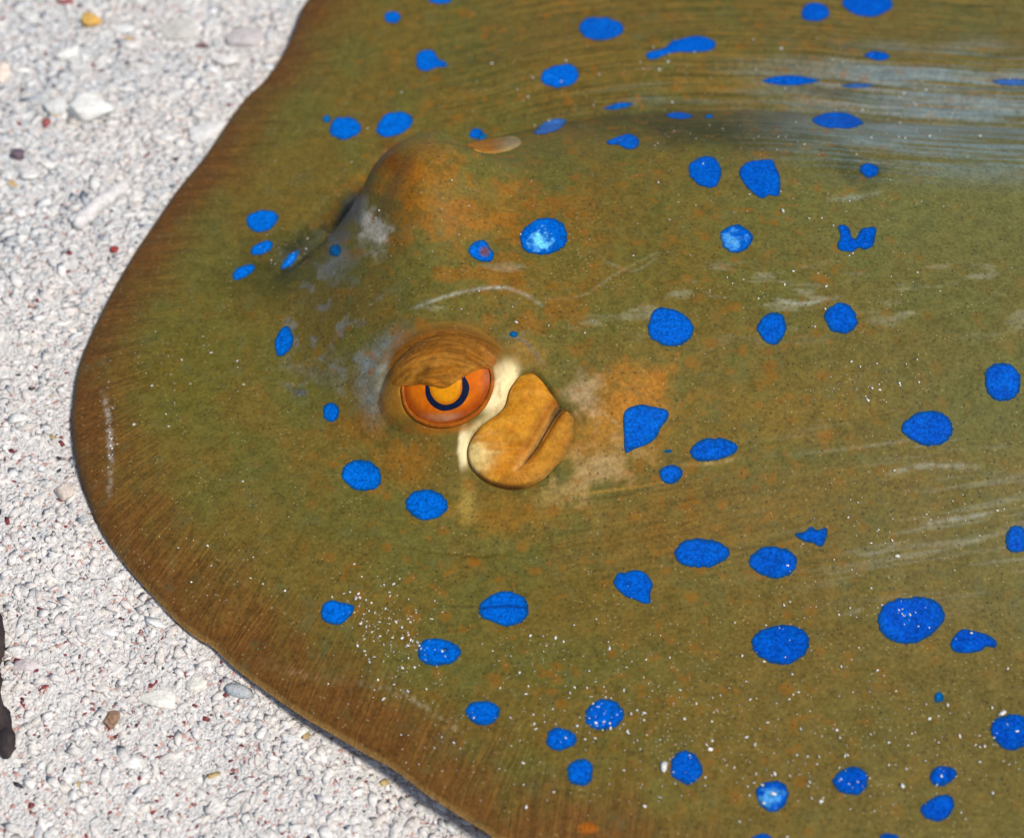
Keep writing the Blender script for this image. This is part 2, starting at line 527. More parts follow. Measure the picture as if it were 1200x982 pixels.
def sand_material():
    m, nt, b = new_mat('coral_sand', .85, .2)
    g = NT(nt)
    co = g.n('ShaderNodeTexCoord').outputs['Object']
    v = g.voro(co, 900)
    sc = g.n('ShaderNodeSeparateColor'); g.l(v.outputs['Color'], sc.inputs[0])
    c = g.mix(sc.outputs[0], C4((.60, .58, .54)), C4((.76, .73, .69)))
    c = g.mix(g.ramp(sc.outputs[1], .9, .93), c, C4((.55, .30, .24)))
    c = g.mix(g.ramp(sc.outputs[2], .962, .97), c, C4((.20, .045, .05)))
    n = g.noise(co, 90, 4, .6)
    c = g.mix(g.ramp(n, .4, .7, 0, .3), c, C4((.62, .60, .58)))
    g.l(c, b.inputs['Base Color'])
    hgt = g.math('SUBTRACT', 1.0, v.outputs['Distance'])
    g.l(g.bump(g.math('ADD', hgt, n), .8, .0008), b.inputs['Normal'])
    return m

M_SKIN = skin_material(); M_SPOT = spot_material()
M_TISSUE = tissue_material('lid_tissue'); M_EYE = tissue_material('eye_surface', .4, .1, .16)
M_GRAIN = grain_material('sand_grain'); M_PEB = grain_material('coral_rubble', .8); M_SAND = sand_material()

# ------------------------------------------------------------------ sea bed
def ground_h(x, y):
    return -0.9 + 1.5 * (fbm(x / 26, y / 26, 41, 3) - .5) * 1.3 + .7 * (fbm(x / 7, y / 7, 43, 3) - .5) - 3.0 * sstep(-20, 60, dist(x, y)) * 0

def axis(lo, hi, step, far_lo, far_hi, k=1.18):
    c = list(np.arange(lo, hi, step)); a = []; s = step; p = lo
    while p > far_lo: s *= k; p -= s; a.append(p)
    s = step; p = c[-1]; b_ = []
    while p < far_hi: s *= k; p += s; b_.append(p)
    return np.array(a[::-1] + c + b_)

gxs = axis(-240, 60, 1.8, -1500, 1500); gys = axis(-200, 290, 1.8, -1500, 1500)
X, Y = np.meshgrid(gxs, gys)
idx = np.arange(X.size).reshape(X.shape)
q = np.stack([idx[:-1, :-1], idx[:-1, 1:], idx[1:, 1:], idx[1:, :-1]], -1).reshape(-1, 4).astype(np.int32)
ground = link('sea_bed', make_mesh('sea_bed', np.stack([X.ravel(), Y.ravel(), ground_h(X.ravel(), Y.ravel())], 1), q), M_SAND)
tag(ground, kind='structure')

# ------------------------------------------------------------------ the stingray
ray_root = bpy.data.objects.new('stingray', None)
col.objects.link(ray_root)
tag(ray_root, 'olive brown stingray with bright blue spots and orange eye lying on pale sand', 'stingray')

bxs = axis(-156, 180, 0.42, -160, 650, 1.06); bys = axis(-150, 236, 0.42, -215, 340, 1.06)
bx, by, bd, bq = clip_grid(OUTLINE, bxs, bys, dist)
m_near = bd < 5
bz = h(bx, by, bd)
near_eye = (np.abs(bx - E0[0]) < 30) & (np.abs(by - E0[1]) < 30)
bz[near_eye] = eye_socket(bx[near_eye], by[near_eye], bz[near_eye])
# hollow that holds the spiracle flap
SP_W = pxpoly(SPIR, 30.0)
sp_x, sp_y, sp_z = at(SPIR[:, 0], SPIR[:, 1])
SP_W = np.stack([sp_x, sp_y], 1)
m = (np.abs(bx - SP_W[:, 0].mean()) < 30) & (np.abs(by - SP_W[:, 1].mean()) < 32)
sds = poly_sd(bx[m], by[m], SP_W)
_u, _v = chart(bx[m], by[m], bz[m])
bz[m] -= 1.2 * sstep(-.9, .5, sds) * (1 - .75 * sstep(628, 650, _u + (_v - 520) * .45) * sstep(478, 492, _v)) + 2.6 * sstep(.2, 1.6, sds)

# pigment, with some painted light and shade --------------------------------------------------------------
U, V = chart(bx, by, bz)
N1 = fbm(U / 60, V / 60, 101, 4); N2 = fbm(U / 22, V / 22, 102, 4); N3 = fbm(U / 9, V / 9, 103, 3); N4 = fbm(U / 4.5, V / 4.5, 104, 2)
Cc = np.empty((len(bx), 3))
OLIVE = lin(106, 90, 37); OLIVE2 = lin(96, 92, 40); BROWN = lin(106, 66, 28); TAN = lin(114, 93, 44)
Cc[:] = OLIVE

def blend(w, c):
    global Cc
    w = np.clip(w, 0, 1)[:, None]
    Cc = Cc * (1 - w) + np.asarray(c) * w

blend(sstep(.4, .65, N1) * .8, OLIVE2)
blend(sstep(700, 1150, U) * sstep(400, 230, V) * sstep(120, 240, V) * .75, lin(108, 108, 56))
blend(sstep(600, 950, U) * sstep(480, 620, V) * .45, TAN)

def blob(u, v, ru, rv, c, w, ang=0, nz=.6, hard=1.0, src=None):
    s, co_ = math.sin(math.radians(ang)), math.cos(math.radians(ang))
    du = U - u; dv = V - v
    q = np.sqrt(((du * co_ + dv * s) / ru) ** 2 + ((-du * s + dv * co_) / rv) ** 2)
    q = q + (N2 - .5) * nz * 1.6 + (N3 - .5) * nz
    blend(w * sstep(1.0 + .0, 1.0 - hard, q), c)

blend(sstep(780, 1200, U) * (.5 - .25 * sstep(450, 700, V)), lin(98, 99, 58))
# brown margin
blend(sstep(27, 2, bd + (N2 - .5) * 16 + (N1 - .5) * 14) * .85, BROWN)
blend(sstep(13, 1, bd + (N2 - .5) * 7) * .65 * sstep(900, 300, V), lin(92, 60, 30))
blend(sstep(1.2, .35, bd) * .7 * sstep(560, 760, V), lin(166, 128, 70))  # yellowish rim light painted along the lower edge
blend(sstep(3.0, .3, bd) * .6 * sstep(640, 540, V), lin(82, 70, 52))
# darker green face; shade beside the far eye and in the trough painted in
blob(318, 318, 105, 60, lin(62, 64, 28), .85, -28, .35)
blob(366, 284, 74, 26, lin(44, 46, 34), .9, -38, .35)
blob(230, 430, 100, 120, lin(98, 90, 30), .6)
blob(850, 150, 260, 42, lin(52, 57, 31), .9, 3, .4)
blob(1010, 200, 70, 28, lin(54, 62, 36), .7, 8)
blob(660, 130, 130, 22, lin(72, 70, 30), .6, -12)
# rusty orange round the eyes
blob(490, 212, 82, 58, lin(150, 94, 22), .85, -30)
blob(455, 185, 40, 30, lin(104, 58, 18), .8, -40)
blob(560, 250, 90, 60, lin(132, 92, 26), .7, 0)
blob(740, 470, 95, 60, lin(176, 114, 34), .85, -15)
blob(700, 520, 80, 70, lin(160, 110, 36), .8)
blob(470, 545, 90, 50, lin(146, 98, 30), .7)
blob(580, 600, 120, 40, lin(138, 98, 30), .7)
blob(420, 500, 60, 40, lin(134, 90, 28), .6)
blob(640, 330, 150, 60, lin(120, 94, 36), .5)
blob(770, 620, 120, 60, lin(126, 90, 30), .5)
blob(900, 490, 200, 60, lin(122, 96, 36), .6, -5)
blob(1000, 560, 260, 50, lin(116, 94, 40), .4, -6)
blob(690, 970, 16, 9, lin(176, 96, 14), .8, 0, .3, .5)
rust = fbm(U / 26, V / 20, 190, 4)
blend(sstep(.56, .66, rust) * sstep(360, 440, U) * sstep(760, 620, U) * sstep(180, 240, V) * sstep(430, 360, V) * .45, lin(148, 90, 22))
grey = fbm(U / 20, V / 20, 191, 4)
blend(sstep(.55, .68, grey) * sstep(320, 350, U) * sstep(480, 410, U) * sstep(270, 300, V) * sstep(480, 440, V) * .6, lin(120, 124, 118))
# bare, pale patches; blue-grey ambient light painted on the far eye's left slope
blob(434, 262, 24, 42, lin(190, 182, 164), .9, -20, .9, .95)
blob(402, 262, 18, 50, lin(92, 96, 96), .7, 25, .8, .7)
blob(388, 308, 34, 34, lin(112, 114, 104), .7, 30, 1.0, 1.0)
blob(380, 435, 50, 34, lin(106, 104, 84), .5, 20, 1.0, 1.0)
blob(352, 460, 12, 10, lin(70, 82, 110), .6, 0, .6, .6)
blob(684, 462, 34, 42, lin(168, 146, 108), .75, -30, .7, 1.0)
blob(700, 548, 56, 38, lin(166, 142, 96), .7, -20, .8, 1.0)
blob(660, 580, 50, 16, lin(150, 128, 72), .5, -15, .9, .8)
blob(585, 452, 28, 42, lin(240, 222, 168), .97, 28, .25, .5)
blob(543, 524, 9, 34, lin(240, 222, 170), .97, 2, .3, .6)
blob(547, 590, 16, 40, lin(156, 132, 62), .7, 0, .5, .8)
blob(620, 415, 40, 26, lin(150, 112, 48), .7, 25, .5, .8)
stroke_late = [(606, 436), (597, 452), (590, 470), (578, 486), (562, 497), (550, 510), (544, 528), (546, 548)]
# brown, ringed skin of the eye mound
blob(522, 420, 86, 50, lin(126, 80, 24), .93, 0, .15, .45)
blob(466, 470, 30, 38, lin(166, 114, 36), .95, -25, .2, .7)
blob(512, 500, 62, 12, lin(156, 98, 28), .95, 0, .15, .7)

# bluish sheen of ambient light painted along the trough behind the head, in streaks
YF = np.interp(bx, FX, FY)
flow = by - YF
sheen = fbm(U / 130, flow * .14, 140, 3) * .45 + fbm(U / 110, flow * 1.1, 141, 4) * .55
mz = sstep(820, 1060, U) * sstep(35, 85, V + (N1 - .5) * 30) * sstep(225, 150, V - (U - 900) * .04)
blend(sstep(.37, .60, sheen) * mz * .85, lin(120, 140, 142))
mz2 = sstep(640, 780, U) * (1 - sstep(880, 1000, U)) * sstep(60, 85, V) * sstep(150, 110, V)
blend(sstep(.5, .7, sheen) * mz2 * .5, lin(118, 128, 112))
silt2 = fbm((U + V * 3) / 70, (V - U * -.12) / 7, 150, 4)
blend(sstep(.58, .74, silt2) * sstep(820, 1080, U) * sstep(470, 520, V) * sstep(740, 640, V) * .4, lin(140, 138, 112))
blend(sstep(.60, .76, fbm(U / 50, V / 12, 155, 4)) * sstep(380, 480, U) * sstep(300, 320, V) * sstep(420, 350, V) * .45, lin(150, 146, 118))

def stroke(pts, wd, c, w, brk=.6):
    p = catmull(pts, 6, False); lo = p.min(0) - 3 * wd; hi = p.max(0) + 3 * wd
    m = (U > lo[0]) & (U < hi[0]) & (V > lo[1]) & (V < hi[1])
    d_, t_ = line_d(U[m], V[m], p)
    gap = sstep(.35, .65, N3[m]) if brk < .75 else sstep(.48, .66, N4[m])
    k = np.clip(w * .8 * np.exp(-(d_ / wd) ** 2) * (1 - brk + brk * gap) * np.sin(np.pi * np.clip(t_, .02, .98)) ** .4, 0, 1)[:, None]
    Cc[m] = Cc[m] * (1 - k) + np.asarray(c) * k

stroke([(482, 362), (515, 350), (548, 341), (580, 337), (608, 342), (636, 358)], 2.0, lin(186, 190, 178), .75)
stroke([(636, 350), (680, 348), (720, 322), (770, 296)], 1.6, lin(150, 146, 110), .5)
stroke([(700, 300), (740, 318), (772, 300)], 1.6, lin(150, 150, 120), .4)
stroke([(908, 350), (940, 356), (985, 348)], 2.2, lin(170, 176, 160), .6)
stroke([(970, 234), (1000, 232), (1030, 226)], 3.2, lin(150, 158, 146), .6)
stroke([(1040, 555), (1090, 545), (1150, 548)], 3.4, lin(170, 172, 154), .55)
stroke([(1080, 615), (1120, 608), (1160, 602)], 3.0, lin(182, 186, 172), .6)
stroke([(1060, 655), (1120, 640), (1180, 622)], 3.0, lin(160, 160, 140), .5)
stroke([(1000, 650), (1030, 648), (1050, 636)], 2.4, lin(160, 160, 140), .5)
stroke([(985, 720), (1005, 716), (1012, 712)], 2.4, lin(160, 160, 140), .5)
stroke([(790, 545), (840, 542), (870, 535)], 2.2, lin(190, 158, 100), .6)
stroke([(660, 588), (720, 582), (790, 572), (850, 556)], 1.4, lin(84, 56, 20), .7, .2)
stroke([(660, 580), (720, 574), (790, 563)], 1.4, lin(190, 140, 58), .6, .3)
stroke([(640, 600), (740, 592), (850, 580), (950, 562)], 1.4, lin(92, 64, 24), .5, .3)
stroke([(505, 710), (560, 711), (566, 711)], 1.6, lin(64, 54, 22), .7, .2)
stroke([(500, 742), (540, 738), (575, 730)], 1.4, lin(70, 56, 22), .5, .3)
stroke([(120, 455), (127, 490), (130, 540), (128, 580)], 3.2, lin(190, 184, 168), .75, .8)
stroke([(140, 600), (170, 660), (215, 720)], 3.0, lin(128, 80, 50), .4, .8)
stroke([(300, 770), (350, 790), (410, 800)], 5.0, lin(150, 112, 80), .5, .9)
stroke([(420, 800), (470, 812), (500, 830), (540, 858)], 3.6, lin(168, 160, 128), .55, .9)
stroke([(700, 480), (728, 500), (742, 512)], 2.0, lin(190, 168, 124), .4, .5)
stroke([(590, 395), (612, 398), (640, 430)], 2.4, lin(96, 108, 116), .5, .3)
stroke([(440, 492), (430, 462), (432, 432), (446, 408), (472, 390)], 12.0, lin(120, 130, 134), .95, .45)  # ambient blue on the mound's shaded left side, painted in
stroke([(446, 462), (446, 440), (454, 420)], 6.0, lin(186, 186, 176), .6, .6)
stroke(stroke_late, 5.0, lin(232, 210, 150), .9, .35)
# rings of the eye mound
for k in range(7):
    r = 1.0 - k * .085
    pts = [(522 + 78 * r * math.cos(a), 448 - 70 * r * math.sin(a)) for a in np.linspace(.15, math.pi - .1, 9)]
    stroke(pts, 1.5, lin(78, 50, 18) if k % 2 else lin(172, 122, 48), .42, .35)

pale = np.clip(sstep(1.25, .8, np.hypot((U - 585) / 30, (V - 455) / 46)) + sstep(1.3, .7, np.hypot((U - 544) / 11, (V - 524) / 36))
               + .8 * sstep(1.15, .85, np.hypot((U - 522) / 82, (V - 443) / 66)), 0, 1)
fin_s = np.zeros(len(bx)); mm_ = (bd < 95) & (U < 1300)
_, _, _, sv = poly_sd(bx[mm_], by[mm_], OUTLINE[::4], True)
fin_s[mm_] = sv
fin_lines = np.stack([fin_s + .25 * bd + 1.2 * N2, bd, flow + 1.6 * N1], 1)
near_line = by + .06 * bx
region_near = sstep(560, 640, V) * sstep(560, 700, U)
fin_lines[:, 2] = np.where(V > 430, by - .16 * bx + 3.0 * N1, fin_lines[:, 2])
mk0 = sstep(80, 18, bd) * (.35 + .65 * sstep(46, 6, bd)) * sstep(.15, .4, fbm(fin_s / 24, bd / 30, 170, 3))
mk1 = np.maximum(sstep(190, 110, V) * sstep(430, 620, U) * .95, sstep(540, 575, V) * sstep(720, 640, V) * sstep(560, 680, U) * (1 - .6 * sstep(850, 1100, U)) * .38)
mk1 = np.maximum(mk1, .12 * sstep(620, 700, V))
mk1 = mk1 * sstep(6, 40, bd)
mk2 = np.clip(sstep(330, 460, U) * sstep(1150, 800, U) * .9 + .35, 0, 1) * sstep(10, 40, bd)
mask = np.stack([mk0, mk1, mk2], 1)

# underside: loops run inwards from the rim and down to the belly
ed = np.sort(np.concatenate([bq[:, [0, 1]], bq[:, [1, 2]], bq[:, [2, 3]], bq[:, [3, 0]]]), 1)
key = ed[:, 0].astype(np.int64) * len(bx) + ed[:, 1]
uk, cnt = np.unique(key, return_counts=True)
bk = uk[cnt == 1]
nb = {}
for k in bk:
    a, b_ = int(k // len(bx)), int(k % len(bx))
    nb.setdefault(a, []).append(b_); nb.setdefault(b_, []).append(a)
best = []; seen = set()
for s0 in list(nb):
    if s0 in seen: continue
    loop = [s0]; seen.add(s0); cur = s0
    while True:
        nx_ = [t for t in nb[cur] if t not in seen]
        if not nx_: break
        cur = nx_[0]; seen.add(cur); loop.append(cur)
    if len(loop) > len(best): best = loop
loop = np.array(best)
verts = [np.stack([bx, by, bz], 1)]
lx, ly, lz = bx[loop], by[loop], bz[loop]
base = len(bx); prev = loop; und = []
ex = 1.5
tx, ty = lx.copy(), ly.copy(); last = 0.0
for inw, dz in ((.9, 1.0), (5.0, 2.0), (16.0, 3.2), (30.0, 99)):
    step = inw - last; last = inw
    for _ in range(4):
        gxv = (dist(tx + ex, ty) - dist(tx - ex, ty)); gyv = (dist(tx, ty + ex) - dist(tx, ty - ex))
        n_ = np.maximum(np.hypot(gxv, gyv), 1e-6)
        tx = tx + gxv / n_ * step / 4; ty = ty + gyv / n_ * step / 4
    zz = np.maximum(lz - dz, -0.3)
    verts.append(np.stack([tx, ty, zz], 1))
    cur = np.arange(base, base + len(loop)); base += len(loop)
    und.append(np.stack([prev, np.roll(prev, -1), np.roll(cur, -1), cur], 1))
    prev = cur
allv = np.concatenate(verts); extra = len(allv) - len(bx)
pad3 = np.tile(lin(150, 120, 80), (extra, 1))
quads = np.concatenate([bq] + und).astype(np.int32)
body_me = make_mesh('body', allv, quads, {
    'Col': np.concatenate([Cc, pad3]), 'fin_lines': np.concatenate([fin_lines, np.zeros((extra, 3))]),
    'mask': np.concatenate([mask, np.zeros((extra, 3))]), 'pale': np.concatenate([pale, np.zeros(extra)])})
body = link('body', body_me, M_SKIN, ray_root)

# ------------------------------------------------------------------ blue spots
SPOTS = [  # px, py, width, height, angle (clockwise in the picture)
    (404, 151, 36, 27, 0), (383, 140, 10, 9, 0), (462, 146, 46, 27, -18), (307, 259, 38, 25, -12), (307, 291, 28, 14, -25),
    (285, 319, 29, 14, -30), (340, 305, 30, 11, -48), (393, 294, 13, 14, 0), (333, 400, 21, 37, 10), (388, 483, 20, 22, 0),
    (424, 557, 49, 35, 12), (500, 592, 50, 35, 0), (460, 21, 19, 14, 0), (516, 1, 28, 9, 0), (704, 34, 53, 27, 3),
    (657, 90, 46, 27, -5), (955, 15, 35, 22, -5), (1017, 6, 60, 28, 0), (1028, 66, 30, 11, 3), (926, 95, 66, 12, 0),
    (1005, 101, 38, 6, 0), (982, 142, 62, 20, 4), (1188, 97, 54, 8, 2), (725, 125, 36, 7, -10), (796, 136, 32, 8, 2),
    (831, 137, 11, 5, 0), (645, 149, 40, 14, -20), (558, 157, 17, 12, -5), (565, 161, 14, 6, -25), (827, 202, 40, 36, 20),
    (863, 280, 38, 32, -10), (1019, 200, 22, 17, 10), (637, 278, 56, 44, -8), (785, 384, 54, 44, 20), (905, 385, 33, 36, 0),
    (986, 374, 40, 35, 15), (1175, 448, 45, 44, 0), (1088, 502, 58, 42, 0), (836, 527, 55, 27, -7), (786, 556, 27, 22, 5),
    (783, 529, 11, 4, 0), (822, 648, 64, 34, 0), (907, 659, 56, 36, 0), (1192, 632, 28, 33, 0), (1067, 726, 76, 56, -8),
    (915, 755, 66, 48, 0), (1100, 817, 11, 12, 0), (1186, 857, 52, 42, 0), (591, 713, 60, 40, 0),
    (514, 764, 50, 32, 0), (566, 835, 38, 30, 0), (708, 838, 45, 36, -5), (657, 866, 35, 26, 5), (680, 905, 31, 32, 0), (804, 899, 39, 38, 0),
    (905, 932, 38, 36, -15), (997, 915, 39, 34, 0), (1105, 909, 31, 24, -15), (1099, 947, 40, 29, -18), (893, 983, 28, 12, 0), (1042, 983, 24, 14, 0),
    (602, 392, 10, 7, 0), (1260, 300, 50, 44, 0), (1290, 560, 44, 40, 0), (1250, 720, 48, 36, 0), (1330, 860, 60, 50, 0), (1240, 960, 36, 30, 0),
    (1000, 1040, 50, 40, 0), (820, 1020, 40, 34, 0), (1150, 1050, 44, 40, 0), (1350, 200, 40, 30, 0), (1290, 30, 46, 18, 0)]
POLYS = [
    [(730, 494), (733, 481), (741, 476), (752, 474), (766, 477), (782, 481), (783, 490), (775, 501), (768, 514), (757, 522), (745, 526), (734, 531), (731, 522), (731, 508)],
    [(868, 197), (876, 191), (890, 188), (905, 188), (909, 197), (914, 208), (913, 230), (901, 229), (893, 233), (884, 228), (872, 216), (866, 205)],
    [(982, 266), (989, 264), (996, 269), (998, 277), (1003, 281), (1008, 270), (1016, 267), (1026, 267), (1026, 277), (1023, 288), (1013, 293), (1007, 291), (998, 296), (985, 294), (981, 287), (985, 278)],
    [(757, 63), (766, 60), (778, 57), (788, 49), (806, 44), (822, 43), (838, 50), (834, 59), (815, 62), (796, 62), (780, 65), (768, 70), (759, 69)],
    [(488, 66), (495, 60), (508, 60), (513, 69), (522, 73), (523, 79), (511, 80), (500, 84), (489, 80)],
    [(711, 166), (718, 163), (726, 160), (737, 157), (747, 162), (749, 169), (743, 175), (733, 175), (724, 170), (714, 170)],
    [(549, 294), (556, 284), (568, 282), (574, 290), (579, 298), (576, 307), (565, 307), (554, 302)],
    [(931, 626), (943, 623), (950, 617), (957, 621), (969, 619), (968, 631), (962, 641), (953, 637), (943, 635)],
    [(1114, 755), (1118, 745), (1128, 737), (1140, 739), (1152, 742), (1161, 746), (1168, 752), (1166, 759), (1156, 758), (1148, 763), (1132, 765), (1118, 763)],
    [(719, 684), (724, 672), (733, 671), (742, 668), (756, 671), (765, 684), (762, 695), (762, 706), (754, 707), (742, 702), (731, 698)],
    [(376, 718), (379, 708), (390, 703), (400, 706), (413, 709), (415, 714), (410, 722), (402, 730), (390, 732), (379, 727)],
]

def ragged(P, amp, seed, n=6):
    P = catmull(P, n)
    L = len(P); c = P.mean(0)
    t = np.arange(L) / L
    th = t * 2 * np.pi
    def ring(k, s):   # periodic noise round the outline
        return vnoise(np.cos(th) * k + 50 + seed * 3.7, np.sin(th) * k + 20, s) - .5
    nz = ring(1.6, seed) * .6 + ring(4, seed + 1) * .4 + ring(16, seed + 2) * .55
    r = np.hypot(*(P - c).T)
    return P + (P - c) / np.maximum(r, 1e-6)[:, None] * (nz * amp)[:, None]

BLUE_L = lin(0, 100, 198); BLUE_R = lin(0, 70, 172); TEAL = lin(10, 120, 150)
ALLP = []
for i, (u, v, w_, h_, a) in enumerate(SPOTS):
    n = max(10, int((w_ + h_) / 2.4)); an = math.radians(a)
    th = np.arange(n) / n * 2 * np.pi
    sq = 1 + .025 * np.cos(2 * th + i) + .035 * np.cos(3 * th + 2.3 * i)
    ex_, ey_ = w_ / 2 * np.cos(th) * sq, h_ / 2 * np.sin(th) * sq
    if w_ > 2.3 * h_: ey_ = ey_ * (1 - .45 * np.abs(np.cos(th)) ** 3)
    if h_ > 1.6 * w_: ex_ = ex_ * (1 - .3 * np.abs(np.sin(th)) ** 3)
    P = np.stack([u + ex_ * math.cos(an) - ey_ * math.sin(an), v + ex_ * math.sin(an) + ey_ * math.cos(an)], 1)
    ALLP.append(ragged(P, min(min(w_, h_) * .10 + .7, 4.2), i * 5 + 1, 4))
for i, P in enumerate(POLYS):
    ALLP.append(ragged(np.array(P, float), 1.6, 700 + i * 5, 5))
WHITE_AT = {(637, 278): .9, (863, 280): .35, (905, 932): .35}  # strength of the bright highlight painted into these spots
_cat = np.concatenate(ALLP); _ax, _ay, _ = at(_cat[:, 0], _cat[:, 1])
_cut = np.cumsum([len(P) for P in ALLP])[:-1]
ALLW = np.split(np.stack([_ax, _ay], 1), _cut)
for i, P in enumerate(ALLP):
    px_, py_ = P[:, 0], P[:, 1]
    poly = ALLW[i]
    lo = poly.min(0); hi = poly.max(0)
    st = 0.32 if (hi - lo).max() > 4 else .16
    cx_, cy_, cd_, cq_ = clip_grid(poly, np.arange(lo[0] - st * 1.5, hi[0] + st * 2, st), np.arange(lo[1] - st * 1.5, hi[1] + st * 2, st))
    if len(cq_) < 2: continue
    zz = h(cx_, cy_) + .11
    uu, vv = chart(cx_, cy_, zz)
    cu, cv = P.mean(0)
    t = sstep(300, 1150, cu) * .8 + .2 * sstep(300, 900, cv)
    base_c = BLUE_L * (1 - t) + BLUE_R * t
    if max(np.ptp(px_), np.ptp(py_)) < 14.5: base_c = base_c * .55 + TEAL * .45
    cl = np.tile(base_c, (len(cx_), 1))
    key_ = (round(SPOTS[i][0]), round(SPOTS[i][1])) if i < len(SPOTS) else None
    k = sstep(.45, .75, fbm(uu / 9, vv / 9, 300 + i, 3))[:, None]
    cl = cl * (1 - .18 * k) + lin(0, 118, 214) * .18 * k
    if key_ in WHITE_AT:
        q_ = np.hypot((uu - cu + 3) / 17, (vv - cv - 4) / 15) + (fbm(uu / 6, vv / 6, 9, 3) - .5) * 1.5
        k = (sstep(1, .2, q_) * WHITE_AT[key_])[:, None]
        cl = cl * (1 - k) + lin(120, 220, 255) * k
    if key_ == (591, 713):
        k = (np.exp(-((vv - 712 - 2 * np.sin(uu / 14)) / 1.6) ** 2) * .75)[:, None]
        cl = cl * (1 - k) + lin(8, 40, 100) * k
    if key_ == (514, 764):
        k = (np.exp(-(((uu - 522) / 3) ** 2 + ((vv - 761) / 2.6) ** 2)) * .95)[:, None]
        cl = cl * (1 - k) + lin(4, 20, 50) * k
    if i == len(SPOTS) + 6:
        k = (sstep(1, .4, np.hypot((uu - 568) / 8, (vv - 295) / 8)) * .9)[:, None]
        cl = cl * (1 - k) + lin(110, 70, 60) * k
    if key_ in ((645, 149), (1188, 97), (1005, 101)): cl = cl * .6 + lin(90, 120, 150) * .4
    me = make_mesh('blue_spot', np.stack([cx_, cy_, zz], 1), cq_, {'Col': cl, 'rim': cd_ / 1.1})
    link('blue_spot', me, M_SPOT, ray_root)

# ------------------------------------------------------------------ near eye
def patch(name, px_poly, step, zfun, cfun, mat, parent, zguess=None, smooth_n=5, surf=None):
    P = catmull(px_poly, smooth_n) if smooth_n else np.asarray(px_poly, float)
    x, y = on_surface(P[:, 0], P[:, 1], (lambda a, b: zfun(a, b, np.full(len(a), 9.0))) if surf is None else surf, zguess)
    poly = np.stack([x, y], 1)
    lo = poly.min(0); hi = poly.max(0)
    cx_, cy_, cd_, cq_ = clip_grid(poly, np.arange(lo[0] - step * 1.5, hi[0] + step * 2, step), np.arange(lo[1] - step * 1.5, hi[1] + step * 2, step))
    zz = zfun(cx_, cy_, cd_)
    uu, vv = chart(cx_, cy_, zz)
    me = make_mesh(name, np.stack([cx_, cy_, zz], 1), cq_, {'Col': cfun(uu, vv, cd_)})
    return link(name, me, mat, parent)

H0 = float(h(np.array([E0[0]]), np.array([E0[1]]))[0])
def ball_z(x, y):
    q2 = ((x - EYE_C[0]) / 14) ** 2 + ((y - EYE_C[1] - 2) / 11) ** 2
    return h(x, y) - 1.3 + 1.1 * np.sqrt(np.clip(1 - q2 * .8, .02, 1))

def eye_z(x, y): return ball_z(x, y)

zg = H0 - 1.5
IRIS = [(474, 448), (474, 462), (479, 476), (492, 490), (510, 496), (529, 495), (547, 487), (562, 476), (571, 462), (574, 446), (571, 430), (560, 424), (540, 426), (520, 434), (490, 440)]
def iris_c(u, v, d):
    n = fbm(u / 14, v / 14, 400, 3); n2 = fbm(u / 4, v / 4, 401, 2)
    c = np.tile(lin(200, 98, 8), (len(u), 1))
    k = sstep(.35, .7, n)[:, None] * .5
    c = c * (1 - k) + lin(212, 116, 12) * k
    k = sstep(2.6, .3, d)[:, None] * .75
    c = c * (1 - k) + lin(134, 50, 10) * k
    k = (np.exp(-((u - 525) / 26) ** 2) * sstep(.9, .35, np.abs(d - 1.0)) * sstep(480, 490, v) * .45)[:, None]  # greyish highlight painted on the lower iris
    c = c * (1 - k) + lin(176, 150, 116) * k
    return c * (.92 + .16 * n2[:, None])
eye = patch('eye', IRIS, .2, lambda x, y, d: eye_z(x, y), iris_c, M_EYE, ray_root, zg)
eye['label'] = 'orange iris of the eye'
PUP = [(499.5, 448), (498.5, 456), (499.5, 465), (505, 474), (514, 480), (521, 481.5), (530, 480), (540, 475), (547, 466), (550, 456), (548.5, 448), (543, 440),
       (540, 444), (542, 453), (539.5, 463.5), (532, 471.5), (522, 474.5), (512, 471), (505.5, 463), (503, 454), (502.5, 448)]
patch('pupil', PUP, .12, lambda x, y, d: eye_z(x, y) + .12, lambda u, v, d: np.tile(lin(16, 26, 52), (len(u), 1)) * (.8 + .5 * fbm(u / 5, v / 5, 410, 2))[:, None], M_EYE, eye, zg, 4)
OPC = [(503, 446), (503.6, 455), (506, 463), (512, 470), (522, 473.5), (531.5, 470.5), (538.5, 463), (541, 453), (539.5, 442), (520, 440)]
def op_c(u, v, d):
    c = np.tile(lin(216, 140, 14), (len(u), 1)); k = sstep(.9, .1, d)[:, None] * .6
    return c * (1 - k) + lin(170, 84, 14) * k
patch('pupil_flap', OPC, .16, lambda x, y, d: eye_z(x, y) + .12 + .25 * sstep(0, 1.5, d), op_c, M_EYE, eye, zg, 5)

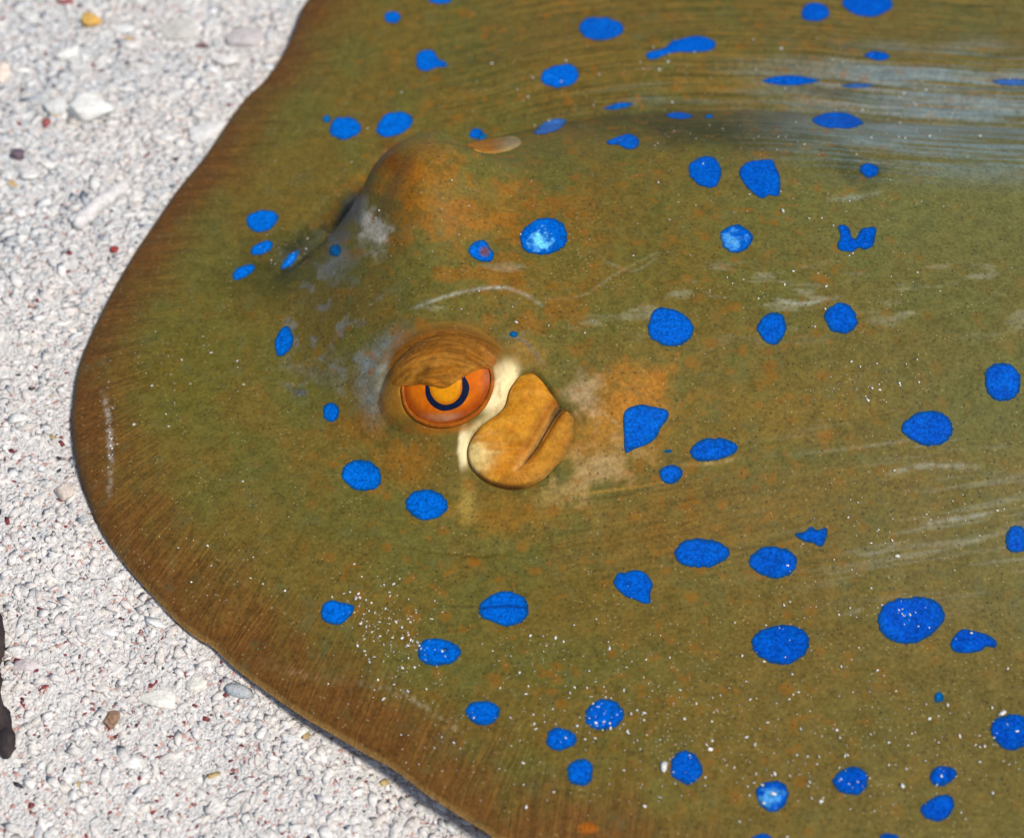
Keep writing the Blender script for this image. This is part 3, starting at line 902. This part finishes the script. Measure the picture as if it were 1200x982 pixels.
# upper lid: a thick fold that hangs over the eye
LID = [(462, 452), (470, 452), (482, 451), (492, 450.5), (500, 452.5), (511, 456.5), (521, 457.8), (531, 453), (540, 446), (549, 439.5), (558, 434), (566, 431), (575, 431), (582, 424),
       (578, 409), (560, 397), (538, 390), (515, 389), (492, 394), (472, 405), (459, 422), (456, 440)]
LIP = catmull(LID[1:13], 4, False)
def lid_z(x, y, d):
    zz = h(x, y)
    u, v = chart(x, y, zz)
    rr = np.hypot((u - 520) / 96, (v - 500) / 104)
    wr = (fbm(rr * 22, np.arctan2(v - 500, u - 520) * 2.2, 420, 3) - .5) * .7
    lp, lt = line_d(u, v, LIP)
    en = np.sin(np.pi * np.clip(lt, 0, 1)) ** .5
    return zz + .10 + en * (-.75 * (1 - sstep(0, 3.5, lp)) + .75 * np.exp(-(lp / 15) ** 2) * sstep(0, 4, lp)) + wr * sstep(.2, 2, d)
def lid_c(u, v, d):
    n = fbm(u / 18, v / 7, 430, 4); n2 = fbm(u / 5, v / 5, 431, 3)
    rr = np.hypot((u - 520) / 96, (v - 500) / 104)
    c = np.tile(lin(146, 90, 22), (len(u), 1))
    k = sstep(.4, .65, n)[:, None] * .6
    c = c * (1 - k) + lin(170, 104, 22) * k
    k = (sstep(.45, .7, fbm(rr * 22, np.arctan2(v - 500, u - 520) * 2.2, 420, 3)) * .35)[:, None]
    c = c * (1 - k) + lin(200, 144, 56) * k
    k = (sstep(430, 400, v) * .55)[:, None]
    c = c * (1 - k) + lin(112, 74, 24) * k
    k = (sstep(492, 466, u) * .6 * sstep(420, 445, v))[:, None]
    c = c * (1 - k) + lin(178, 118, 30) * k
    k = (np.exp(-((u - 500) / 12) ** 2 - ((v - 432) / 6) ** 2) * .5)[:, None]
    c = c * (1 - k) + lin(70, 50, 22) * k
    lp, _ = line_d(u, v, LIP)
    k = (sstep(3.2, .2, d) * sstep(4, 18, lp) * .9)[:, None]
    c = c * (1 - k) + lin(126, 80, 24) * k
    k = (sstep(.5, .66, fbm(rr * 40, np.arctan2(v - 500, u - 520) * 3.0, 432, 3)) * .36)[:, None]
    c = c * (1 - k) + lin(86, 54, 16) * k
    k = (np.exp(-(lp / 3.0) ** 2) * .3)[:, None]
    c = c * (1 - k) + lin(120, 62, 14) * k
    return c * (.8 + .4 * n2[:, None])
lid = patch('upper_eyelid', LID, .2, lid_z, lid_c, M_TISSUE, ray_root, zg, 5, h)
lid['label'] = 'brown wrinkled upper eyelid'

def tube(name, px_pts, rad, zoff, cfun, mat, parent, zf, zguess, seg=8, n=8, flat=1.0):
    P = catmull(px_pts, n, False)
    x, y = on_surface(P[:, 0], P[:, 1], zf, zguess)
    zz = zf(x, y) + zoff
    p = np.stack([x, y, zz], 1); L = len(p)
    tn = np.gradient(p, axis=0); tn /= np.linalg.norm(tn, axis=1)[:, None]
    up = np.array([0, 0, 1.0]); sd2 = np.cross(tn, up); sd2 /= np.linalg.norm(sd2, axis=1)[:, None]; u2 = np.cross(sd2, tn)
    t = np.linspace(0, 1, L); rr = rad(t) if callable(rad) else np.full(L, rad)
    vs = []
    for k in range(seg):
        a = 2 * np.pi * k / seg
        vs.append(p + sd2 * (np.cos(a) * rr)[:, None] + u2 * (np.sin(a) * rr * flat)[:, None])
    v = np.stack(vs, 1).reshape(-1, 3)
    f = []
    for i in range(L - 1):
        for k in range(seg):
            f.append((i * seg + k, i * seg + (k + 1) % seg, (i + 1) * seg + (k + 1) % seg, (i + 1) * seg + k))
    f.append(tuple(range(seg))[::-1]); f.append(tuple((L - 1) * seg + k for k in range(seg)))
    uu, vv = chart(v[:, 0], v[:, 1], v[:, 2])
    me = make_mesh(name, v, f, {'Col': cfun(uu, vv, np.repeat(t, seg))})
    return link(name, me, mat, parent)

LOW = [(474, 446), (472, 458), (475, 474), (483, 486), (496, 494.5), (515, 499), (534, 497), (550, 490), (564, 479), (573, 464), (577, 448), (575, 434), (568, 427)]
def low_c(u, v, t):
    n = fbm(u / 9, v / 9, 440, 3)[:, None]
    return lin(132, 66, 12) * (1 - n) + lin(176, 98, 22) * n
lowlid = tube('lower_eyelid', LOW, lambda t: .35 + .40 * np.sin(np.pi * np.clip(t, .05, .95)) ** .6, .1, low_c, M_TISSUE, ray_root, lambda x, y: eye_z(x, y), zg - 1, 10, 6)

# ------------------------------------------------------------------ spiracle behind the eye
FLAP = [(611, 438), (624, 435.6), (632.5, 441), (641, 451), (648, 461.5), (656, 470), (651, 478), (640, 495), (629, 515), (619, 533), (611, 546), (606, 556),
        (608, 564), (604, 572), (586, 570), (567, 562), (552, 548), (547, 534), (548.5, 520), (556, 506.5), (567, 494.5), (582, 484), (591, 474), (596, 456), (604, 444)]
LOBE = [(650, 476), (657, 471), (664, 475), (670, 484), (673, 496), (671.5, 513), (665, 531), (652, 549), (638, 562), (622, 569), (606, 572), (594, 568), (592, 552), (606, 536), (622, 512), (636, 490)]
def drape_patch(name, px_poly, step, amp, ramp_mm, base_off, cfun, extra=None, n=5):
    P = catmull(px_poly, n)
    x, y, zz = at(P[:, 0], P[:, 1])
    poly = np.stack([x, y], 1); lo = poly.min(0); hi = poly.max(0)
    cx_, cy_, cd_, cq_ = clip_grid(poly, np.arange(lo[0] - step * 1.5, hi[0] + step * 2, step), np.arange(lo[1] - step * 1.5, hi[1] + step * 2, step))
    zz = h(cx_, cy_)
    u, v = chart(cx_, cy_, zz)
    t = np.clip(cd_ / ramp_mm, 0, 1)
    zz = zz + base_off + amp * np.sqrt(np.clip(1 - (1 - t) ** 2, 0, 1))
    if extra is not None: zz = zz + extra(u, v, cd_)
    me = make_mesh(name, np.stack([cx_, cy_, zz], 1), cq_, {'Col': cfun(u, v, cd_)})
    return link(name, me, M_TISSUE, ray_root)

SLIT = [(658, 470), (648, 482), (638, 499), (627, 518), (617, 534), (607, 549), (599, 555)]
def slit(u, v):
    """signed distance from the slit (positive on the tail side) and how open it is there"""
    p = catmull(SLIT, 4, False)
    d_, t_ = line_d(u, v, p)
    i = np.clip((t_ * (len(p) - 1)).astype(int), 0, len(p) - 2)
    e = p[i + 1] - p[i]
    s_ = np.sign(e[:, 1] * (u - p[i][:, 0]) - e[:, 0] * (v - p[i][:, 1]))
    return d_ * s_, 1 - t_
def right_side(u, v):
    return sstep(628, 650, u + (v - 520) * .45) * sstep(478, 492, v)
def flap_c(u, v, d):
    n = fbm(u / 22, v / 22, 450, 4); n2 = fbm(u / 40, v / 5, 451, 3)
    sg_, op_ = slit(u, v)
    c = np.tile(lin(198, 134, 34), (len(u), 1))
    def mixc(c, k, cc): return c * (1 - np.clip(k, 0, 1)[:, None]) + cc * np.clip(k, 0, 1)[:, None]
    c = mixc(c, sstep(.4, .7, n) * .6, lin(178, 108, 24))
    c = mixc(c, sstep(.45, .7, n2) * .35, lin(214, 156, 58))
    c = mixc(c, sstep(1.3, .0, np.hypot((u - 558) / 34, (v - 536) / 26) + (n - .5) * 1.2 + (n2 - .5) * .8) * .85, lin(244, 216, 140))
    c = mixc(c, sstep(0, 6, sg_) * .45, lin(160, 108, 36))
    c = mixc(c, np.exp(-((sg_ + 4) / 5) ** 2) * .6 * (.3 + op_), lin(124, 62, 14))
    c = mixc(c, np.exp(-((sg_ - 1) / 2.2) ** 2) * sstep(0, .15, op_) * .5, lin(190, 150, 90))
    c = mixc(c, np.exp(-((sg_ - 3.0) / (1.6 + 3.0 * sstep(.6, 1, op_))) ** 2) * sstep(.0, .4, op_) * .95, lin(34, 22, 22))
    an = np.arctan2(v - 552, u - 598); rd = np.hypot(u - 598, v - 552)
    c = mixc(c, sstep(.3, .9, np.sin(an * 24 + 2 * n)) * sstep(3, 10, rd) * sstep(28, 12, rd) * sstep(546, 558, v) * .35, lin(140, 84, 22))
    rs = right_side(u, v)
    c = mixc(c, sstep(3.2, .2, d) * rs * .8, lin(150, 106, 40))
    c = mixc(c, sstep(1.0, .25, d) * .85 * (1 - rs * .8), lin(58, 36, 20))
    return c
def flap_x(u, v, d):
    sg_, op_ = slit(u, v)
    rs = right_side(u, v)
    t = np.clip(d / 5.5, 0, 1)
    pil = np.sqrt(np.clip(1 - (1 - t) ** 2, 0, 1))
    z = -1.3 * (1 - rs) + pil * (3.4 - 1.9 * sstep(-2, 4, sg_) * sstep(0, .4, op_) - 1.5 * rs)
    z = z - 1.6 * np.exp(-(np.maximum(-sg_, 0) / 7) ** 2) * sstep(8, -1, np.abs(sg_)) * sstep(0, .5, op_) * (sg_ < 2.5)
    z = z - 2.8 * sstep(0, .7, op_) * np.exp(-(np.maximum(sg_ - 2.5, 0) / 6) ** 2) * sstep(-.5, 2.5, sg_)
    return np.maximum(z, -2.0)
drape_patch('spiracle_flap', list(SPIR[::2]), .18, 0.0, 5.0, 0.0, flap_c, flap_x, 2)['label'] = 'orange fleshy flap over the breathing hole'

FAR_SP = [(546, 170), (556, 168), (572, 165), (588, 163), (602, 161), (611, 165), (609, 171), (596, 177), (578, 180), (560, 178)]
def far_c(u, v, d):
    c = np.tile(lin(152, 98, 30), (len(u), 1))
    k = sstep(570, 600, u)[:, None]
    c = c * (1 - k) + lin(136, 120, 84) * k
    k = (sstep(.7, .1, d) * .5 * sstep(172, 178, v))[:, None]
    return c * (1 - k) + lin(190, 152, 76) * k
drape_patch('spiracle_flap', FAR_SP, .22, 1.6, 2.2, -.5, far_c)

# ------------------------------------------------------------------ grains: shared shape generator
PH = (1 + 5 ** .5) / 2
ICO_V = np.array([(-1, PH, 0), (1, PH, 0), (-1, -PH, 0), (1, -PH, 0), (0, -1, PH), (0, 1, PH), (0, -1, -PH), (0, 1, -PH), (PH, 0, -1), (PH, 0, 1), (-PH, 0, -1), (-PH, 0, 1)], float)
ICO_V /= np.linalg.norm(ICO_V[0])
ICO_F = np.array([(0, 11, 5), (0, 5, 1), (0, 1, 7), (0, 7, 10), (0, 10, 11), (1, 5, 9), (5, 11, 4), (11, 10, 2), (10, 7, 6), (7, 1, 8), (3, 9, 4), (3, 4, 2), (3, 2, 6), (3, 6, 8), (3, 8, 9), (4, 9, 5), (2, 4, 11), (6, 2, 10), (8, 6, 7), (9, 8, 1)])

def grains(name, x, y, z, r, colr, mat, jitter=.22, aspect=.55, flat=.65, tilt=.35, smooth=False, thick=.35):
    n = len(x)
    v = np.tile(ICO_V, (n, 1, 1)) * (1 + jitter * (RNG.random((n, 12, 1)) * 2 - 1))
    ax = np.stack([1 + aspect * RNG.random(n), np.ones(n), flat + thick * RNG.random(n)], 1)
    v = v * ax[:, None, :]
    # random tilt then spin
    a = RNG.normal(0, tilt, n); ca, sa = np.cos(a)[:, None], np.sin(a)[:, None]
    v = np.stack([v[..., 0], v[..., 1] * ca - v[..., 2] * sa, v[..., 1] * sa + v[..., 2] * ca], -1)
    a = RNG.random(n) * 2 * np.pi; ca, sa = np.cos(a)[:, None], np.sin(a)[:, None]
    v = np.stack([v[..., 0] * ca - v[..., 1] * sa, v[..., 0] * sa + v[..., 1] * ca, v[..., 2]], -1)
    v = v * r[:, None, None] + np.stack([x, y, z], 1)[:, None, :]
    f = (ICO_F[None] + (np.arange(n) * 12)[:, None, None]).reshape(-1, 3).astype(np.int32)
    cc = np.repeat(colr, 12, 0)
    return link(name, make_mesh(name, v.reshape(-1, 3), f, {'Col': cc}, smooth=smooth), mat)

PAL = np.array([(.78, .74, .69), (.86, .83, .78), (.80, .70, .64), (.53, .555, .565), (.78, .70, .60), (.24, .05, .055), (.06, .055, .065), (.50, .27, .20), (.60, .42, .18)])
PW = np.array([.42, .30, .10, .05, .08, .015, .006, .014, .002]); PW = PW / PW.sum()
def sand_grains(n, x0, x1, y0, y1, rlo, rhi, name):
    x = RNG.uniform(x0, x1, n); y = RNG.uniform(y0, y1, n)
    far = RNG.random(n) < .22                      # thinning spread beyond the near patch
    x = np.where(far, RNG.normal(-150, 150, n), x); y = np.where(far, RNG.normal(30, 190, n), y)
    d = dist(x, y)
    k = d < 9
    x, y = x[k], y[k]; n = len(x)
    r = rlo + (rhi - rlo) * RNG.random(n) ** 7
    ci = RNG.choice(len(PAL), n, p=PW)
    up = sstep(-20, 120, y + RNG.normal(0, 25, n))        # bluish ambient light painted in as greyer grains towards the far side
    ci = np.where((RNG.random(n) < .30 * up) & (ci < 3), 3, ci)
    r = r * (1 + .25 * up)
    r = np.where(np.isin(ci, [5, 6]), np.clip(r * 1.25, .40, .85), r)
    r = np.where(ci == 7, np.minimum(r, .6), r)
    chip = (RNG.random(n) < .006 * up + .0012) & (ci < 5)     # broken shell and coral chips
    r = np.where(chip, RNG.uniform(1.3, 2.6, n), r)
    ci = np.where(chip & (RNG.random(n) < .7), 1, ci)
    c = PAL[ci] * (.85 + .25 * RNG.random((n, 1)))
    plain = (ci < 5)[:, None] & ~chip[:, None]
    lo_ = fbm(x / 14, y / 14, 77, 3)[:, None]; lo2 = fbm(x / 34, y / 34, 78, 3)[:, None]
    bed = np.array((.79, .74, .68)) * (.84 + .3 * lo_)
    tint = sstep(.35, .65, lo2) * (.25 + .75 * up[:, None])  # random blue-grey patches, stronger where the bluish light is painted in
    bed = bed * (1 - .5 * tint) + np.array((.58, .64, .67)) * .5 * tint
    c = np.where(plain, bed * .45 + c * .55, c)
    c = np.clip(c, 0, .86) * .93
    z = ground_h(x, y) + r * RNG.uniform(-.16, .10, n)
    d = dist(x, y)
    z = np.where(d > -2, np.minimum(z, ground_h(x, y)), z)
    return grains(name, x, y, z, r, c, M_GRAIN, .40, 1.4, .12, .13, True, .2)
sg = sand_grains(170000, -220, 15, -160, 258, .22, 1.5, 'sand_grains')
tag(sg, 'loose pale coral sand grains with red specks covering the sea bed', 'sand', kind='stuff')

# sand dusted over the skin
sp = []
CL = [(450, 725, 46, 34, 80), (480, 760, 40, 20, 30), (200, 440, 90, 60, 22), (128, 500, 6, 55, 26), (700, 845, 40, 22, 30), (640, 770, 60, 30, 22), (760, 860, 60, 40, 26),
      (900, 900, 200, 60, 110), (1000, 300, 150, 90, 40), (990, 460, 60, 30, 22), (1040, 440, 50, 20, 14), (1050, 600, 120, 50, 40), (340, 290, 40, 25, 14),
      (900, 80, 200, 30, 50), (1080, 130, 100, 40, 60), (650, 100, 200, 60, 30), (470, 800, 60, 30, 22), (560, 870, 120, 50, 36), (980, 700, 160, 40, 34), (800, 800, 260, 60, 90),
      (260, 640, 80, 60, 18), (500, 250, 150, 100, 18), (1060, 720, 20, 12, 8), (760, 300, 200, 100, 26), (1100, 880, 80, 60, 40), (880, 165, 140, 20, 20)]
for u, v, su, sv_, n in CL:
    sp += [(u + random.gauss(0, su * .6), v + random.gauss(0, sv_ * .6)) for _ in range(int(n * 1.7))]
sp = np.array(sp)
sr = .10 + .27 * RNG.random(len(sp)) ** 3.5
big = np.array([(778, 899, .85), (917, 248, .75), (1057, 921, .7), (893, 920, .6), (1174, 836, .8), (962, 939, .6), (906, 930, .5), (832, 878, .5), (576, 75, .5), (1163, 929, .45), (605, 378, .4), (1051, 652, .5)])
sp = np.concatenate([sp, big[:, :2]]); sr = np.concatenate([sr, big[:, 2]])
x, y, z = at(sp[:, 0], sp[:, 1])
k = dist(x, y) > 1.5
x, y, z, sr = x[k], y[k], z[k], sr[k]
cw = np.tile((.86, .85, .80), (len(x), 1)) * (.6 + .4 * RNG.random((len(x), 1)))
dust = grains('sand_specks', x, y, z + sr * .3 + .06, sr, cw, M_GRAIN, .45, 1.0, .4)
tag(dust, 'fine white sand specks scattered over the back of the stingray', 'sand', kind='stuff')

# ------------------------------------------------------------------ rubble on the sea bed, each piece its own thing
import bmesh
def rubble(name, label, cat, px, py, w_px, h_px, ang, colr, colr2=None, tall=.5, rough=.16, seed=0, outline=None, sub=4, group=None, sink=.3, facets=11):
    bm = bmesh.new()
    bmesh.ops.create_icosphere(bm, subdivisions=sub, radius=1.0)
    v = np.array([p.co[:] for p in bm.verts])
    f = [tuple(q.index for q in p.verts) for p in bm.faces]
    bm.free()
    if outline is not None:     # radial outline, 12 radii
        a = (np.degrees(np.arctan2(v[:, 1], v[:, 0])) % 360) / 360 * len(outline)
        i0 = a.astype(int) % len(outline); fr = a - np.floor(a)
        o = np.array(outline)
        v[:, :2] *= (o[i0] * (1 - fr) + o[(i0 + 1) % len(outline)] * fr)[:, None]
    n = (fbm(v[:, 0] * 1.3 + seed * 7.1 + v[:, 2], v[:, 1] * 1.3 + seed * 3.3 - v[:, 2], 500 + seed, 3) - .5) * 2
    n2 = (fbm(v[:, 0] * 5 + seed, v[:, 1] * 5 + v[:, 2] * 4, 600 + seed, 3) - .5) * 2
    v = v * (1 + rough * 1.6 * n + rough * .5 * n2)[:, None]
    rg = np.random.default_rng(900 + seed)
    for _ in range(facets):
        dr = rg.normal(size=3); dr /= np.linalg.norm(dr); lim = rg.uniform(.62, .9)
        over = np.maximum(0, v @ dr - lim)
        v = v - over[:, None] * dr * .92
    v[:, 2] = np.sign(v[:, 2]) * np.abs(v[:, 2]) ** .8
    rx, ry = w_px * MPP / 2 * 1.08, h_px * MPP / 2 * 1.2
    v = v * np.array([rx, ry, min(rx, ry) * tall])
    an = math.radians(ang); ca, sa = math.cos(an), math.sin(an)
    v = np.stack([v[:, 0] * ca - v[:, 1] * sa, v[:, 0] * sa + v[:, 1] * ca, v[:, 2]], 1)
    x, y = W(px, py, 0.5)
    gz = float(ground_h(np.array([x]), np.array([y]))[0])
    t = np.clip(.5 + n * .6 + n2 * .4, 0, 1)[:, None]
    c = np.array(colr) * (1 - t) + np.array(colr2 if colr2 is not None else np.array(colr) * .75) * t
    me = make_mesh(name, v, f, {'Col': c}, smooth=True)
    o = link(name, me, M_PEB)
    zb = -v[:, 2].min()
    o.location = (x * MM, y * MM, (gz + zb * (1 - sink * 1.2)) * MM)
    tag(o, label, cat, group)
    return o

WHT = (.80, .79, .75); CRM = (.74, .68, .60); GRY = (.52, .52, .50)
rubble('shell_fragment', 'small orange shell fragment lying on the pale sand', 'shell', 106, 23, 32, 22, -8, (.74, .34, .03), (.55, .42, .16), .6, .2, 1)
rubble('coral_fragment', 'white three-pointed coral shard, the largest white piece on the sand', 'coral', 104, 129, 62, 46, 0, WHT, (.74, .72, .66), .5, .12, 2, [1.1, .75, .8, 1.0, 1.4, .8, .85, 1.3, .85, .75, .7, .8], facets=4)
rubble('coral_pebble', 'rounded off-white pebble touching the three-pointed white coral shard', 'pebble', 66, 123, 36, 28, -10, (.72, .71, .68), (.62, .62, .60), .55, .12, 3)
rubble('shell_fragment', 'white teardrop-shaped shell piece between the orange fragment and the three-pointed shard', 'shell', 79, 63, 34, 19, 30, WHT, (.72, .70, .64), .5, .1, 4, [1.25, .95, .8, .8, .9, 1, 1, 1, .9, .8, .8, .95])
rubble('shell_fragment', 'smooth white oval shell chip beside the orange fragment', 'shell', 146, 34, 30, 16, -8, (.83, .82, .79), (.74, .73, .70), .5, .1, 5)
rubble('pebble', 'dark purple pebble alone on the white sand', 'pebble', 21, 181, 21, 16, 10, (.09, .06, .09), (.20, .15, .17), .7, .25, 6)
rubble('coral_rubble', 'big round beige-grey rubble lump half buried in sand', 'rock', 210, 33, 58, 46, 0, (.50, .48, .44), (.62, .59, .53), .3, .25, 7, sink=.75)
rubble('coral_rubble', 'big grey-pink rubble lump next to the edge of the stingray', 'rock', 286, 42, 62, 48, -20, (.48, .44, .43), (.60, .55, .52), .3, .28, 8, sink=.75)
rubble('coral_fragment', 'long white coral splinter beside the grey-pink rubble lump', 'coral', 263, 70, 48, 18, -27, (.80, .77, .72), (.70, .67, .62), .6, .14, 9)
rubble('coral_fragment', 'pale grey flat coral slab partly tucked under the fin edge', 'coral', 243, 152, 56, 34, 30, (.64, .63, .61), (.72, .70, .67), .35, .15, 10, sink=.4)
rubble('twig_fragment', 'thin dark maroon splinter below the round beige-grey rubble lump', 'fragment', 236, 52, 20, 6, -5, (.12, .05, .05), (.25, .12, .1), .9, .15, 11)
rubble('shell_fragment', 'pinkish cream shell piece, broad and rounded, left of the white teardrop piece', 'shell', 3, 84, 18, 42, 5, (.76, .60, .48), (.78, .70, .62), .5, .12, 12)
rubble('shell_fragment', 'slim white sliver beside the pinkish cream shell piece', 'shell', 24, 80, 24, 9, -5, WHT, CRM, .6, .1, 13)
rubble('pebble', 'brick red crumb touching the three-pointed white shard', 'pebble', 54, 142, 13, 14, 0, (.36, .12, .10), (.26, .06, .07), .8, .25, 14)
rubble('pebble', 'red flat chip between two pale stones near the orange fragment', 'pebble', 76, 0, 30, 8, 0, (.42, .05, .04), (.30, .05, .06), .6, .15, 15)
rubble('pebble', 'bright red rounded crumb near the long rough coral finger', 'pebble', 134, 292, 12, 9, 0, (.42, .05, .04), (.28, .04, .05), .8, .2, 16)
rubble('shell_fragment', 'small white slanted sliver between dark purple pebble and coral finger', 'shell', 54, 190, 24, 11, -35, WHT, CRM, .6, .12, 17)
rubble('coral_pebble', 'small white pebble at the tip of the long coral finger', 'pebble', 158, 232, 18, 18, -40, (.76, .73, .68), (.68, .64, .58), .6, .16, 18)
rubble('coral_pebble', 'flat cream pebble between the coral finger and white shard', 'pebble', 35, 204, 24, 16, 10, (.74, .72, .68), (.66, .64, .6), .5, .14, 19)
rubble('coral_pebble', 'low white pebble between the three-pointed shard and the flat grey slab', 'pebble', 195, 160, 20, 14, 0, (.76, .75, .72), (.7, .68, .64), .5, .14, 20)
rubble('weed_crumb', 'ragged brown crumb of weed on the pinkish sand', 'debris', 131, 840, 15, 18, 20, (.24, .13, .08), (.36, .24, .15), .8, .35, 21)
rubble('shell_fragment', 'wide cream shell flake level with the ragged brown weed crumb', 'shell', 186, 816, 46, 20, -8, (.76, .73, .66), (.70, .67, .60), .35, .12, 22, sink=.5)
rubble('coral_pebble', 'cream rounded pebble between the wide cream flake and the fin edge', 'pebble', 229, 800, 22, 16, 0, (.78, .74, .65), (.7, .66, .58), .5, .12, 23, sink=.45)
rubble('shell_fragment', 'brownish worn shell chip just off the snout of the stingray', 'shell', 76, 574, 22, 22, -50, (.50, .40, .33), (.62, .54, .47), .5, .25, 24)
rubble('coral_pebble', 'pale lilac grey pebble sunk near the dark ridged twig', 'pebble', 30, 778, 28, 14, 0, (.52, .44, .44), (.6, .54, .52), .4, .14, 25, sink=.5)

# finger of coral: a knobbly bent rod
def rod(name, label, cat, pts, rad, c1, c2, ridge, seed, zoff=.6, seg=18, n=10, mat=None):
    P = catmull(pts, n, False)
    x, y = W(P[:, 0], P[:, 1], 1.0)
    p = np.stack([x, y, ground_h(x, y).mean() + np.full(len(x), rad * zoff)], 1); L = len(p)
    tn = np.gradient(p, axis=0); tn /= np.linalg.norm(tn, axis=1)[:, None]
    sd2 = np.cross(tn, [0, 0, 1.0]); sd2 /= np.linalg.norm(sd2, axis=1)[:, None]; u2 = np.cross(sd2, tn)
    t = np.linspace(0, 1, L)
    prof = np.clip(np.minimum(t, 1 - t) / .09, 0, 1) ** .5
    vs = []; cs = []
    for k in range(seg):
        a = 2 * np.pi * k / seg
        nn = fbm(t * 11 + seed, np.full(L, 3 + np.cos(a) * 1.6), 700 + seed, 3) - .5 + (fbm(t * 30, np.full(L, 9 + np.sin(a) * 4), 710 + seed, 2) - .5) * .5
        rr = rad * prof * (1 + ridge * nn) + 1e-3
        vs.append(p + sd2 * (np.cos(a) * rr)[:, None] + u2 * (np.sin(a) * rr * .85)[:, None])
        cs.append(np.array(c1) * np.clip(.5 + nn * 1.5, 0, 1)[:, None] + np.array(c2) * np.clip(.5 - nn * 1.5, 0, 1)[:, None])
    v = np.stack(vs, 1).reshape(-1, 3); c = np.stack(cs, 1).reshape(-1, 3)
    f = [(i * seg + k, i * seg + (k + 1) % seg, (i + 1) * seg + (k + 1) % seg, (i + 1) * seg + k) for i in range(L - 1) for k in range(seg)]
    f.append(tuple(range(seg))[::-1]); f.append(tuple((L - 1) * seg + k for k in range(seg)))
    o = link(name, make_mesh(name, v, f, {'Col': c}), mat or M_PEB)
    tag(o, label, cat)
    return o
rod('coral_finger', 'long rough off-white coral finger lying slantwise on the sand', 'coral', [(88, 266), (102, 252), (116, 238), (130, 228), (149, 214)], 2.7, (.74, .71, .68), (.62, .59, .57), .7, 3, .5)
rod('twig', 'dark brown ridged twig with a blunt end on the pinkish sand', 'twig', [(-26, 690), (-10, 722), (-3, 757), (-11, 790), (-5, 830), (5, 862), (9, 888)], 2.4, (.02, .017, .02), (.07, .05, .045), 1.1, 5, .7, 20, 14)
